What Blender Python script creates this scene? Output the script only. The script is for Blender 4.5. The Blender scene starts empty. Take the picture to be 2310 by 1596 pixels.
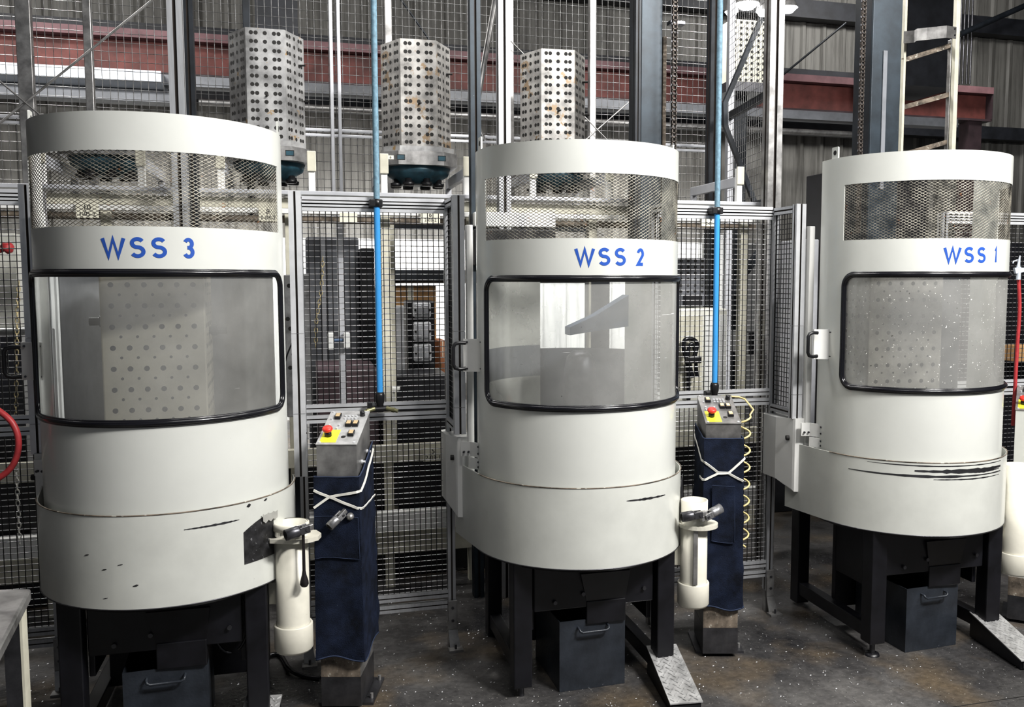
import bpy, bmesh, math, random
from mathutils import Vector, Matrix
random.seed(7)
PI = math.pi
SC = bpy.context.scene
COL = SC.collection

# ------------------------------------------------------------------ camera model (row frame: X along the row, Y into depth)
F, CX, CY, PIT, YAW, H = 2018.93, 1251.2, 798.0, 0.083, math.atan2(1.0136, 3.657), 1.98
def ray(x, y):
    u = (x-CX)/F; v = (CY-y)/F
    c, s = math.cos(PIT), math.sin(PIT)
    X, Y, Z = u, c+v*s, -s+v*c
    ca, sa = math.cos(YAW), math.sin(YAW)
    return Vector((X*ca+Y*sa, -X*sa+Y*ca, Z))
def at(x, y, t=None, z=None, s=None):
    d = ray(x, y)
    k = t/d.y if t is not None else ((z-H)/d.z if z is not None else s/d.x)
    return Vector((0, 0, H))+d*k
cam = bpy.data.cameras.new('camera'); camo = bpy.data.objects.new('camera', cam); COL.objects.link(camo)
cam.sensor_width = 36; cam.lens = F*36/2310; cam.shift_x = -(CX-1155)/2310; cam.clip_end = 200
camo.location = (0, 0, H); camo.rotation_euler = (PI/2-PIT, 0, -YAW)
SC.camera = camo

# ------------------------------------------------------------------ materials
MATS = {}
def nd(nt, typ, **kw):
    n = nt.nodes.new(typ)
    for k, v in kw.items():
        if k in n.inputs: n.inputs[k].default_value = v
        else: setattr(n, k, v)
    return n
def c4(c): return (c[0], c[1], c[2], 1)
def mat(name, col, rough=.5, metal=0, var=.06, scale=6, spots=None, spot_scale=60, spot_amt=.6, bump=0, bump_scale=80,
        stretch=(1, 1, 1), var2=None, emit=None, estr=0, coat=0, spec=.5, rvar=0):
    """procedural paint/metal: base colour with soft noise variation (to var2 if given), optional wear spots, optional bump"""
    m = bpy.data.materials.new(name); m.use_nodes = True; nt = m.node_tree; L = nt.links
    b = nt.nodes['Principled BSDF']
    b.inputs['Roughness'].default_value = rough; b.inputs['Metallic'].default_value = metal
    b.inputs['Specular IOR Level'].default_value = spec; b.inputs['Coat Weight'].default_value = coat
    tc = nd(nt, 'ShaderNodeTexCoord'); mp = nd(nt, 'ShaderNodeMapping'); L.new(tc.outputs['Object'], mp.inputs['Vector'])
    mp.inputs['Scale'].default_value = stretch
    nz = nd(nt, 'ShaderNodeTexNoise', Scale=scale, Detail=5.0, Roughness=.6); L.new(mp.outputs[0], nz.inputs['Vector'])
    mx = nd(nt, 'ShaderNodeMix', data_type='RGBA')
    lo = var2 if var2 else tuple(max(0, x*(1-var*2.2)) for x in col)
    mx.inputs['A'].default_value = c4(lo); mx.inputs['B'].default_value = c4(tuple(min(1, x*(1+var*.6)) for x in col))
    rp = nd(nt, 'ShaderNodeMapRange'); rp.inputs['From Min'].default_value = .32; rp.inputs['From Max'].default_value = .62
    L.new(nz.outputs['Fac'], rp.inputs['Value']); L.new(rp.outputs[0], mx.inputs['Factor'])
    out = mx.outputs['Result']
    if spots:
        n2 = nd(nt, 'ShaderNodeTexNoise', Scale=spot_scale, Detail=4.0, Roughness=.7); L.new(mp.outputs[0], n2.inputs['Vector'])
        r2 = nd(nt, 'ShaderNodeMapRange'); r2.inputs['From Min'].default_value = spot_amt; r2.inputs['From Max'].default_value = spot_amt+.04
        L.new(n2.outputs['Fac'], r2.inputs['Value'])
        m2 = nd(nt, 'ShaderNodeMix', data_type='RGBA'); L.new(r2.outputs[0], m2.inputs['Factor']); L.new(out, m2.inputs['A'])
        m2.inputs['B'].default_value = c4(spots); out = m2.outputs['Result']
    L.new(out, b.inputs['Base Color'])
    if rvar:
        r3 = nd(nt, 'ShaderNodeMapRange'); r3.inputs['To Min'].default_value = max(.02, rough-rvar); r3.inputs['To Max'].default_value = min(1, rough+rvar)
        L.new(nz.outputs['Fac'], r3.inputs['Value']); L.new(r3.outputs[0], b.inputs['Roughness'])
    if bump:
        n3 = nd(nt, 'ShaderNodeTexNoise', Scale=bump_scale, Detail=4.0); L.new(mp.outputs[0], n3.inputs['Vector'])
        bp = nd(nt, 'ShaderNodeBump', Strength=bump, Distance=.01); L.new(n3.outputs['Fac'], bp.inputs['Height']); L.new(bp.outputs[0], b.inputs['Normal'])
    if emit:
        b.inputs['Emission Color'].default_value = c4(emit); b.inputs['Emission Strength'].default_value = estr
    m.diffuse_color = c4(col); MATS[name] = m
    return m
cream = mat('cream_paint', (.62, .63, .60), .30, var=.025, scale=2.5, spots=(.10, .09, .08), spot_scale=55, spot_amt=.755, coat=.25)
cream_worn = mat('cream_paint_scuffed', (.60, .61, .575), .33, var=.04, scale=4, spots=(.12, .10, .08), spot_scale=38, spot_amt=.725, coat=.2)
cream_flat = mat('cream_frame_paint', (.62, .60, .50), .45, var=.08, scale=8, spots=(.25, .15, .07), spot_scale=40, spot_amt=.7)
white = mat('white_paint', (.78, .78, .76), .35, var=.03, scale=3, spots=(.3, .2, .12), spot_scale=30, spot_amt=.74)
whitewash = mat('pale_machine_paint', (.66, .66, .60), .45, var=.08, scale=2)
rubber = mat('black_rubber', (.008, .008, .011), .22, var=.1, spec=.6)
black = mat('black_plastic', (.012, .012, .014), .35, var=.1)
blackpaint = mat('black_machine_paint', (.008, .008, .011), .38, var=.25, scale=9, spots=(.10, .10, .11), spot_scale=45, spot_amt=.74)
binpaint = mat('dark_slate_bin_paint', (.026, .031, .040), .36, var=.2, scale=7, spots=(.17, .18, .20), spot_scale=30, spot_amt=.70, bump=.1)
alu = mat('anodised_aluminium', (.50, .51, .53), .36, .55, var=.06, scale=12, stretch=(6, 6, .6))
alu_b = mat('bright_aluminium', (.66, .67, .69), .38, .4, var=.05, scale=12)
slot = mat('dark_slot', (.03, .022, .018), .7)
steel = mat('worn_steel', (.34, .335, .33), .38, .65, var=.22, scale=9, spots=(.62, .62, .62), spot_scale=70, spot_amt=.70, rvar=.12)
steel_dk = mat('dark_steel', (.11, .11, .12), .38, .8, var=.2, scale=10)
tomb_al = mat('machined_block', (.36, .36, .36), .42, .4, var=.28, scale=7, spots=(.34, .23, .11), spot_scale=9, spot_amt=.63, rvar=.1)
tomb_al2 = mat('grimy_machined_block', (.37, .36, .345), .45, .4, var=.26, scale=9, spots=(.27, .20, .13), spot_scale=7, spot_amt=.58)
tan_block = mat('tan_fixture_block', (.40, .37, .30), .5, .2, var=.12, scale=4)
hole = mat('dark_hole', (.010, .009, .008), .7)
wire_v = mat('black_coated_wire', (.010, .010, .011), .35, var=.2)
wire_h = mat('highlight_silver_wire', (.46, .46, .47), .30, .7, var=.3, scale=30)  # silver colour stands in for overhead highlights on the horizontal wires
wire_f = mat('galvanised_wire', (.20, .20, .20), .42, .6, var=.3, scale=20)
expand = mat('expanded_steel', (.36, .34, .29), .45, .5, var=.4, scale=14, spots=(.30, .14, .06), spot_scale=20, spot_amt=.66)
blue_ink = mat('blue_vinyl', (.030, .100, .42), .35, var=.03)
pipe_blue = mat('blue_air_pipe', (.060, .34, .74), .35, var=.04)
pipe_dust = mat('dusty_blue_air_pipe', (.17, .29, .37), .6, var=.15, scale=50, spots=(.10, .15, .18), spot_scale=120, spot_amt=.66)
brass = mat('olive_brass', (.30, .29, .16), .4, .6, var=.2, scale=40)
red = mat('red_plastic', (.75, .05, .035), .35, var=.03)
yellow = mat('yellow_label', (.80, .78, .05), .5, var=.06, scale=30, spots=(.25, .24, .05), spot_scale=60, spot_amt=.62)
hose_red = mat('red_rubber_hose', (.42, .045, .05), .45, var=.1, scale=30)
hose_yel = mat('yellow_coil_hose', (.70, .58, .28), .35, var=.05)
navy = mat('navy_cloth', (.010, .0155, .034), .85, var=.35, scale=10, spots=(.10, .12, .18), spot_scale=90, spot_amt=.72, bump=.4, bump_scale=260, spec=.2)
navy_seam = mat('navy_seam', (.022, .035, .075), .85)
tie = mat('white_cloth_tie', (.74, .73, .68), .7, var=.06, scale=40)
pvc = mat('cream_plastic_pipe', (.66, .64, .56), .38, var=.06, scale=5, spots=(.30, .22, .13), spot_scale=35, spot_amt=.72)
bronze = mat('dark_bronze_rod', (.060, .052, .055), .35, .7, var=.1)
fit_grey = mat('grey_cast_metal', (.36, .36, .37), .38, .7, var=.2, scale=50)
btn_amber = mat('amber_lens', (.55, .42, .25), .3)
graphite = mat('graphite_panel', (.20, .195, .19), .4, .5, var=.2, scale=14)
colblue = mat('slate_blue_steel', (.026, .038, .050), .42, .3, var=.2, scale=6, spots=(.22, .25, .27), spot_scale=60, spot_amt=.71)
coldark = mat('dark_slate_steel', (.016, .020, .026), .45, .3, var=.25, scale=6)
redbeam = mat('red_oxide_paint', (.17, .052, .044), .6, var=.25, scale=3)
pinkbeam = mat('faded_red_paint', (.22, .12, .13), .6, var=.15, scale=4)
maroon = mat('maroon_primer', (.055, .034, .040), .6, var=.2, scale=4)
girtm = mat('dark_girt', (.020, .022, .028), .55, var=.2)
ductm = mat('pale_steel_sheet', (.62, .67, .74), .4, .3, var=.08, scale=2)
greyduct = mat('grey_sheet', (.20, .21, .23), .5, var=.1)
ledge = mat('pale_grey_ledge', (.50, .51, .54), .45, .2, var=.06)
rust = mat('rusty_strip', (.20, .165, .13), .7, .2, var=.4, scale=12, spots=(.5, .48, .42), spot_scale=25, spot_amt=.6)
card = mat('cardboard', (.52, .31, .14), .8, var=.1, scale=5)
card2 = mat('orange_cardboard', (.42, .17, .08), .8, var=.1, scale=5)
tape = mat('packing_print', (.25, .13, .05), .7)
cabinet = mat('grey_machine_panel', (.13, .135, .15), .45, var=.15, scale=3)
cabwhite = mat('white_machine_panel', (.72, .73, .72), .4, var=.05, scale=3)
tealblue = mat('teal_blue_casting', (.030, .085, .115), .4, .2, var=.3, scale=8)
bluegrey = mat('blue_grey_casting', (.10, .15, .24), .45, .2, var=.15, scale=6)
chainm = mat('yellowed_chain', (.50, .42, .24), .5, .3, var=.2, scale=40)
chaindk = mat('dark_chain', (.10, .085, .075), .5, .6, var=.4, scale=60)
concretedk = mat('cable_tray_dark', (.03, .03, .033), .5, .3)
ink = mat('black_ink', (.02, .02, .02), .6)
plate_m = mat('ivory_plate', (.74, .72, .60), .5, var=.05, scale=20)
lampm = mat('lamp_glow', (1, 1, 1), .5, emit=(1, .98, .95), estr=14)
panelglow = mat('bright_sheet', (.9, .92, .95), .5, emit=(.9, .95, 1), estr=.55)
diamond = mat('diamond_plate', (.60, .60, .60), .34, .55, var=.15, scale=20)
rot_lab = mat('silver_label', (.55, .55, .52), .45, .3, var=.1)

deckm = mat('brushed_panel', (.50, .50, .50), .4, .35, var=.12, scale=20, spots=(.2, .2, .2), spot_scale=60, spot_amt=.7)
fogblock = mat('dim_grey_block', (.34, .33, .31), .5, .2, var=.3, scale=5)
def floor_mat():
    m = bpy.data.materials.new('wet_concrete'); m.use_nodes = True; nt = m.node_tree; L = nt.links; b = nt.nodes['Principled BSDF']
    tc = nd(nt, 'ShaderNodeTexCoord')
    n1 = nd(nt, 'ShaderNodeTexNoise', Scale=1.3, Detail=6.0, Roughness=.62); L.new(tc.outputs['Object'], n1.inputs['Vector'])
    cr = nd(nt, 'ShaderNodeValToRGB'); L.new(n1.outputs['Fac'], cr.inputs['Fac'])
    e = cr.color_ramp.elements; e[0].position = .33; e[0].color = (.020, .020, .022, 1); e[1].position = .72; e[1].color = (.13, .125, .12, 1)
    q = e.new(.5); q.color = (.060, .058, .058, 1)
    n4 = nd(nt, 'ShaderNodeTexNoise', Scale=1.9, Detail=3.0); L.new(tc.outputs['Object'], n4.inputs['Vector'])
    r4 = nd(nt, 'ShaderNodeMapRange'); r4.inputs['From Min'].default_value = .50; r4.inputs['From Max'].default_value = .68; L.new(n4.outputs['Fac'], r4.inputs['Value'])
    m4 = nd(nt, 'ShaderNodeMix', data_type='RGBA'); L.new(r4.outputs[0], m4.inputs['Factor']); L.new(cr.outputs['Color'], m4.inputs['A']); m4.inputs['B'].default_value = (.115, .09, .062, 1)
    n2 = nd(nt, 'ShaderNodeTexNoise', Scale=75.0, Detail=3.0, Roughness=.7); L.new(tc.outputs['Object'], n2.inputs['Vector'])
    r2 = nd(nt, 'ShaderNodeMapRange'); r2.inputs['From Min'].default_value = .66; r2.inputs['From Max'].default_value = .70; L.new(n2.outputs['Fac'], r2.inputs['Value'])
    m2 = nd(nt, 'ShaderNodeMix', data_type='RGBA'); L.new(r2.outputs[0], m2.inputs['Factor']); L.new(m4.outputs['Result'], m2.inputs['A']); m2.inputs['B'].default_value = (.55, .53, .48, 1)
    n5 = nd(nt, 'ShaderNodeTexNoise', Scale=28.0, Detail=4.0, Roughness=.7); L.new(tc.outputs['Object'], n5.inputs['Vector'])
    m5 = nd(nt, 'ShaderNodeMix', data_type='RGBA', blend_type='MULTIPLY'); m5.inputs['Factor'].default_value = .7
    r5 = nd(nt, 'ShaderNodeMapRange'); r5.inputs['From Min'].default_value = .3; r5.inputs['From Max'].default_value = .65; r5.inputs['To Min'].default_value = .45; r5.inputs['To Max'].default_value = 1.25
    L.new(n5.outputs['Fac'], r5.inputs['Value']); L.new(m2.outputs['Result'], m5.inputs['A']); L.new(r5.outputs[0], m5.inputs['B'])
    L.new(m5.outputs['Result'], b.inputs['Base Color'])
    rr = nd(nt, 'ShaderNodeMapRange'); rr.inputs['From Min'].default_value = .35; rr.inputs['From Max'].default_value = .65; rr.inputs['To Min'].default_value = .16; rr.inputs['To Max'].default_value = .62
    L.new(n1.outputs['Fac'], rr.inputs['Value']); L.new(rr.outputs[0], b.inputs['Roughness'])
    n3 = nd(nt, 'ShaderNodeTexNoise', Scale=40.0, Detail=5.0); L.new(tc.outputs['Object'], n3.inputs['Vector'])
    bp = nd(nt, 'ShaderNodeBump', Strength=.35, Distance=.008); L.new(n3.outputs['Fac'], bp.inputs['Height']); L.new(bp.outputs[0], b.inputs['Normal'])
    return m
def wall_mat(name, col, dark, rib=.30, streak=26):
    m = bpy.data.materials.new(name); m.use_nodes = True; nt = m.node_tree; L = nt.links; b = nt.nodes['Principled BSDF']; b.inputs['Roughness'].default_value = .6
    tc = nd(nt, 'ShaderNodeTexCoord'); mp = nd(nt, 'ShaderNodeMapping'); mp.inputs['Scale'].default_value = (1, 1, .06); L.new(tc.outputs['Object'], mp.inputs['Vector'])
    n1 = nd(nt, 'ShaderNodeTexNoise', Scale=9.0, Detail=6.0, Roughness=.7); L.new(mp.outputs[0], n1.inputs['Vector'])
    cr = nd(nt, 'ShaderNodeValToRGB'); L.new(n1.outputs['Fac'], cr.inputs['Fac']); e = cr.color_ramp.elements
    e[0].position = .36; e[0].color = c4(dark); e[1].position = .56; e[1].color = c4(col)
    L.new(cr.outputs['Color'], b.inputs['Base Color'])
    return m
def pane_mat(name, haze, tint, mode):
    """hazy scratched plastic: mostly see-through, part milky diffuse, part soft gloss"""
    m = bpy.data.materials.new(name); m.use_nodes = True; nt = m.node_tree; L = nt.links; nt.nodes.clear()
    o = nd(nt, 'ShaderNodeOutputMaterial'); tr = nd(nt, 'ShaderNodeBsdfTransparent'); tr.inputs['Color'].default_value = c4(tint)
    df = nd(nt, 'ShaderNodeBsdfDiffuse'); df.inputs['Color'].default_value = (.52, .52, .50, 1)
    gl = nd(nt, 'ShaderNodeBsdfGlossy'); gl.inputs['Roughness'].default_value = .16; gl.inputs['Color'].default_value = (.9, .9, .9, 1)
    tc = nd(nt, 'ShaderNodeTexCoord'); n = nd(nt, 'ShaderNodeTexNoise', Scale=3.0, Detail=5.0, Roughness=.6); L.new(tc.outputs['Object'], n.inputs['Vector'])
    r = nd(nt, 'ShaderNodeMapRange'); r.inputs['To Min'].default_value = haze-.22; r.inputs['To Max'].default_value = haze+.22; L.new(n.outputs['Fac'], r.inputs['Value'])
    m1 = nd(nt, 'ShaderNodeMixShader'); L.new(r.outputs[0], m1.inputs['Fac']); L.new(tr.outputs[0], m1.inputs[1]); L.new(df.outputs[0], m1.inputs[2])
    m2 = nd(nt, 'ShaderNodeMixShader'); m2.inputs['Fac'].default_value = .13; L.new(m1.outputs[0], m2.inputs[1]); L.new(gl.outputs[0], m2.inputs[2])
    last = m2
    def fleck(scale, thr, col, stretch=(1, 1, 1), amt=1.0):
        nonlocal last
        mp = nd(nt, 'ShaderNodeMapping'); mp.inputs['Scale'].default_value = stretch; L.new(tc.outputs['Object'], mp.inputs['Vector'])
        k = nd(nt, 'ShaderNodeTexNoise', Scale=scale, Detail=2.0); L.new(mp.outputs[0], k.inputs['Vector'])
        q = nd(nt, 'ShaderNodeMapRange'); q.inputs['From Min'].default_value = thr; q.inputs['From Max'].default_value = thr+.03; q.inputs['To Max'].default_value = amt; L.new(k.outputs['Fac'], q.inputs['Value'])
        d = nd(nt, 'ShaderNodeBsdfDiffuse'); d.inputs['Color'].default_value = c4(col)
        x = nd(nt, 'ShaderNodeMixShader'); L.new(q.outputs[0], x.inputs['Fac']); L.new(last.outputs[0], x.inputs[1]); L.new(d.outputs[0], x.inputs[2]); last = x
    if mode == 'specks':
        fleck(95, .70, (.85, .85, .8)); fleck(60, .74, (.08, .08, .07))
    elif mode == 'scratch':
        fleck(60, .74, (.85, .85, .85), (.08, .08, 1.6), .7); fleck(110, .77, (.05, .05, .05))
    else:
        fleck(50, .76, (.8, .8, .8), (.08, .08, 1.2), .5)
    L.new(last.outputs[0], o.inputs['Surface'])
    return m
pane3 = pane_mat('hazy_clear_plastic', .32, (.90, .92, .92), 'plain')
pane2 = pane_mat('scratched_clear_plastic', .42, (.92, .94, .93), 'scratch')
pane1 = pane_mat('speckled_clear_plastic', .40, (.88, .88, .85), 'specks')

# ------------------------------------------------------------------ mesh building
class MB:
    def __init__(self): self.v = []; self.f = []; self.mi = []; self.mats = []; self.sm = []
    def m(self, mt):
        if mt not in self.mats: self.mats.append(mt)
        return self.mats.index(mt)
    def add(self, vs, fs, mt, smooth=False):
        o = len(self.v); k = self.m(mt); self.v += [Vector(p) for p in vs]
        for f in fs: self.f.append([i+o for i in f]); self.mi.append(k); self.sm.append(smooth)
        return self
    def box(self, x0, x1, y0, y1, z0, z1, mt, M=None):
        vs = [Vector((x, y, z)) for z in (z0, z1) for y in (y0, y1) for x in (x0, x1)]
        if M: vs = [M @ p for p in vs]
        return self.add(vs, [(0, 2, 3, 1), (4, 5, 7, 6), (0, 1, 5, 4), (2, 6, 7, 3), (0, 4, 6, 2), (1, 3, 7, 5)], mt)
    def bbox(self, x0, x1, y0, y1, z0, z1, mt, b=.004, M=None):
        """box with bevelled edges"""
        bm = bmesh.new(); bmesh.ops.create_cube(bm, size=1)
        for p in bm.verts: p.co = Vector(((x0+x1)/2+p.co.x*(x1-x0), (y0+y1)/2+p.co.y*(y1-y0), (z0+z1)/2+p.co.z*(z1-z0)))
        b = min(b, .45*min(x1-x0, y1-y0, z1-z0))
        bmesh.ops.bevel(bm, geom=list(bm.edges), offset=b, segments=2, profile=.5, affect='EDGES')
        bm.verts.index_update()
        vs = [(M @ p.co) if M else p.co.copy() for p in bm.verts]; fs = [[q.index for q in f.verts] for f in bm.faces]; bm.free()
        return self.add(vs, fs, mt)
    def prism(self, pts, axis, a, b, mt, M=None, smooth=False):
        """polygon pts (2D) extruded along axis from a to b; pts in the two other axes in xyz order"""
        n = len(pts)
        def mk(p, h):
            v = Vector((h, p[0], p[1])) if axis == 'x' else Vector((p[0], h, p[1])) if axis == 'y' else Vector((p[0], p[1], h))
            return M @ v if M else v
        vs = [mk(p, a) for p in pts]+[mk(p, b) for p in pts]
        self.add(vs, [list(range(n))[::-1], [i+n for i in range(n)]], mt)
        return self.add(vs, [(i, (i+1) % n, (i+1) % n+n, i+n) for i in range(n)], mt, smooth)
    def tube(self, p0, p1, r, mt, n=8, r1=None, cap=True, smooth=True):
        p0, p1 = Vector(p0), Vector(p1); d = p1-p0
        if d.length < 1e-9: return self
        q = d.to_track_quat('Z', 'Y').to_matrix(); r1 = r if r1 is None else r1
        vs = []
        for p, rr in ((p0, r), (p1, r1)):
            for i in range(n):
                a = 2*PI*i/n; vs.append(p+q @ Vector((rr*math.cos(a), rr*math.sin(a), 0)))
        self.add(vs, [(i, (i+1) % n, (i+1) % n+n, i+n) for i in range(n)], mt, smooth)
        if cap: self.add(vs, [list(range(n))[::-1], [i+n for i in range(n)]], mt)
        return self
    def path(self, pts, r, mt, n=8, closed=False, cap=True, flat=None):
        """tube along a polyline; flat=(w,h) gives a flat strip section"""
        pts = [Vector(p) for p in pts]; N = len(pts); rings = []; up = None
        for i, p in enumerate(pts):
            if closed: d = pts[(i+1) % N]-pts[i-1]
            else: d = pts[min(i+1, N-1)]-pts[max(i-1, 0)]
            d.normalize()
            if up is None:
                up = Vector((0, 0, 1)) if abs(d.z) < .9 else Vector((0, 1, 0))
            x = up.cross(d)
            if x.length < 1e-6: x = Vector((1, 0, 0)).cross(d)
            x.normalize(); up = d.cross(x).normalized()
            if flat: ring = [p+x*flat[0]*a+up*flat[1]*b for a, b in ((.5, .5), (-.5, .5), (-.5, -.5), (.5, -.5))]
            else: ring = [p+(x*math.cos(2*PI*k/n)+up*math.sin(2*PI*k/n))*r for k in range(n)]
            rings.append(ring)
        if flat: n = 4
        vs = [q for ring in rings for q in ring]; fs = []
        for i in range(N if closed else N-1):
            j = (i+1) % N
            for k in range(n): fs.append((i*n+k, i*n+(k+1) % n, j*n+(k+1) % n, j*n+k))
        self.add(vs, fs, mt, not flat)
        if cap and not closed: self.add(vs, [list(range(n))[::-1], [(N-1)*n+k for k in range(n)]], mt)
        return self
    def lathe(self, prof, mt, c=(0, 0, 0), n=40, M=None, smooth=True):
        """profile [(r,z)] turned about the vertical axis through c"""
        vs = []
        for r, z in prof:
            for i in range(n):
                a = 2*PI*i/n; p = Vector((c[0]+r*math.cos(a), c[1]+r*math.sin(a), c[2]+z)); vs.append(M @ p if M else p)
        fs = [(j*n+i, j*n+(i+1) % n, (j+1)*n+(i+1) % n, (j+1)*n+i) for j in range(len(prof)-1) for i in range(n)]
        self.add(vs, fs, mt, smooth); return self
    def surf(self, f, us, vs_, mt, keep=None, smooth=True):
        V = [f(u, v) for v in vs_ for u in us]; nu = len(us); fs = []
        for j in range(len(vs_)-1):
            for i in range(nu-1):
                if keep and not keep((us[i]+us[i+1])/2, (vs_[j]+vs_[j+1])/2): continue
                fs.append((j*nu+i, j*nu+i+1, (j+1)*nu+i+1, (j+1)*nu+i))
        return self.add(V, fs, mt, smooth)
    def build(self, name, parent=None, solid=0, weld=False, sharp=True):
        me = bpy.data.meshes.new(name)
        me.from_pydata([tuple(p) for p in self.v], [], self.f)
        for mt in self.mats: me.materials.append(mt)
        for p, k, s in zip(me.polygons, self.mi, self.sm): p.material_index = k; p.use_smooth = s
        bm = bmesh.new(); bm.from_mesh(me)
        loose = [v for v in bm.verts if not v.link_faces]
        if loose: bmesh.ops.delete(bm, geom=loose, context='VERTS')
        if weld: bmesh.ops.remove_doubles(bm, verts=list(bm.verts), dist=1e-5)
        bm.to_mesh(me); bm.free(); me.update()
        o = bpy.data.objects.new(name, me); COL.objects.link(o)
        if parent: o.parent = parent
        if solid:
            md = o.modifiers.new('thickness', 'SOLIDIFY'); md.thickness = solid; md.offset = -1
            es = o.modifiers.new('sharp edges', 'EDGE_SPLIT'); es.split_angle = math.radians(35)
        return o
def tag(o, label=None, cat=None, group=None, kind=None):
    if label: o['label'] = label
    if cat: o['category'] = cat
    if group: o['group'] = group
    if kind: o['kind'] = kind
    return o
def thing(name, label, cat, loc=(0, 0, 0), rz=0, group=None):
    o = bpy.data.objects.new(name, None); COL.objects.link(o); o.location = loc; o.rotation_euler = (0, 0, rz); o.empty_display_size = .1
    return tag(o, label, cat, group)
def kids(o): return [c for c in bpy.data.objects if c.parent == o]
def dup(o, parent=None):
    c = o.copy(); COL.objects.link(c); c.parent = parent
    for k in kids(o): dup(k, c)
    return c
def lin(a, b, n): return [a+(b-a)*i/n for i in range(n+1)]
def rrect(cx, cy, w, h, r, n=8):
    pts = []
    for qx, qy, a0 in ((1, 1, 0), (-1, 1, 90), (-1, -1, 180), (1, -1, 270)):
        for i in range(n+1):
            a = math.radians(a0+90*i/n); pts.append((cx+qx*(w/2-r)+r*math.cos(a), cy+qy*(h/2-r)+r*math.sin(a)))
    return pts
def in_rrect(x, y, cx, cy, w, h, r):
    dx = abs(x-cx)-(w/2-r); dy = abs(y-cy)-(h/2-r)
    return math.hypot(max(dx, 0), max(dy, 0)) < r if (dx > 0 and dy > 0) else (dx < r and dy < r)

# aluminium profile with T-slots, from p0 to p1 (axis aligned along its run), section w x d
def profile(mb, p0, p1, w, d=None, mt=alu, nslot=1):
    p0, p1 = Vector(p0), Vector(p1); d = d or w; ax = max(range(3), key=lambda i: abs((p1-p0)[i]))
    o = [i for i in range(3) if i != ax]
    g = .11*min(w, d); dp = .22*min(w, d)
    pts = []
    hw, hd = w/2, d/2
    side = [(-hw, -hd), (-g, -hd), (-g, -hd+dp), (g, -hd+dp), (g, -hd), (hw, -hd), (hw, -g), (hw-dp, -g), (hw-dp, g), (hw, g), (hw, hd),
            (g, hd), (g, hd-dp), (-g, hd-dp), (-g, hd), (-hw, hd), (-hw, g), (-hw+dp, g), (-hw+dp, -g), (-hw, -g)]
    def P(q, e):
        v = Vector((0, 0, 0)); v[ax] = e[ax]; v[o[0]] = e[o[0]]+q[0]; v[o[1]] = e[o[1]]+q[1]; return v
    n = len(side); vs = [P(q, p0) for q in side]+[P(q, p1) for q in side]
    fs = []; fd = []
    for i in range(n):
        (fd if i % 5 in (1, 2, 3) else fs).append((i, (i+1) % n, (i+1) % n+n, i+n))
    mb.add(vs, fs, mt); mb.add(vs, fd, slot)
    # end caps: five rectangles
    for off, flip in ((0, 1), (n, 0)):
        mb.add(vs[off:off+n], [list(range(n))[::-1] if flip else list(range(n))], mt)
    return mb
def bar(name, parent, p0, p1, w, d=None, mt=alu): return profile(MB(), p0, p1, w, d, mt).build(name, parent)
def grid(name, parent, o, ux, uz, w, h, pitch, r, mv, mh, n=5, pz=None):
    """welded wire panel: wires along unit vectors ux (w long) and uz (h long) from corner o"""
    o, ux, uz = Vector(o), Vector(ux), Vector(uz); mb = MB(); nv = max(1, round(w/pitch)); pz = pz or pitch; nh = max(1, round(h/pz)); nn = ux.cross(uz).normalized()*r
    for i in range(nv+1): mb.tube(o+ux*(w*i/nv)+nn, o+ux*(w*i/nv)+uz*h+nn, r, mv, n, cap=False)
    for j in range(nh+1): mb.tube(o+uz*(h*j/nh)-nn, o+uz*(h*j/nh)+ux*w-nn, r, mh, n, cap=False)
    return mb.build(name, parent)
def text_on(name, body, size, mt, loc, rot, parent, depth=.001, sx=1):
    cu = bpy.data.curves.new('lettering', 'FONT'); cu.body = body; cu.size = size; cu.align_x = 'CENTER'; cu.align_y = 'CENTER'; cu.extrude = depth
    t = bpy.data.objects.new('lettering', cu); COL.objects.link(t); bpy.context.view_layer.update()
    me = bpy.data.meshes.new_from_object(t.evaluated_get(bpy.context.evaluated_depsgraph_get())); bpy.data.objects.remove(t)
    me.materials.clear(); me.materials.append(mt)
    o = bpy.data.objects.new(name, me); COL.objects.link(o); o.location = loc; o.rotation_euler = rot; o.scale = (sx, 1, 1); o.parent = parent
    return o

# ================================================================== THE THREE WORK STATIONS
R = .5; R2 = .5274
MX = {3: -.596, 2: 1.306, 1: 3.199}; MY = {3: 4.256, 2: 4.301, 1: 4.256}; MZ = {3: 0, 2: -.0214, 1: -.001}
ZT, ZRB, ZMB, ZST, ZSB = 2.6145, 2.4691, 2.1822, 1.0598, .6839
def cyl(th, z, r=R):
    a = math.radians(th); return Vector((r*math.sin(a), -r*math.cos(a), z))
GC = (0, 1.711, 2*math.radians(74.6)*R, .586, .062)   # window gasket centre line: arc centre, z centre, arc width, height, corner radius
def ribbon(mb, pts, w, mt, r=R+.0012):
    P2 = [Vector(p) for p in pts]; n = len(P2); L_, R_ = [], []
    for i, p in enumerate(P2):
        a = (P2[i]-P2[i-1]).normalized() if i else (P2[1]-P2[0]).normalized()
        b = (P2[i+1]-P2[i]).normalized() if i < n-1 else a
        t = (a+b).normalized(); nn = Vector((-t.y, t.x)); k = w/2/max(.45, nn.dot(Vector((-a.y, a.x))))
        L_.append(p+nn*k); R_.append(p-nn*k)
    def cv(q): return Vector((r*math.sin(q.x/R), -r*math.cos(q.x/R), q.y))
    vs = [cv(q) for pr in zip(L_, R_) for q in pr]
    mb.add(vs, [(2*i, 2*i+1, 2*i+3, 2*i+2) for i in range(n-1)], mt)
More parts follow.
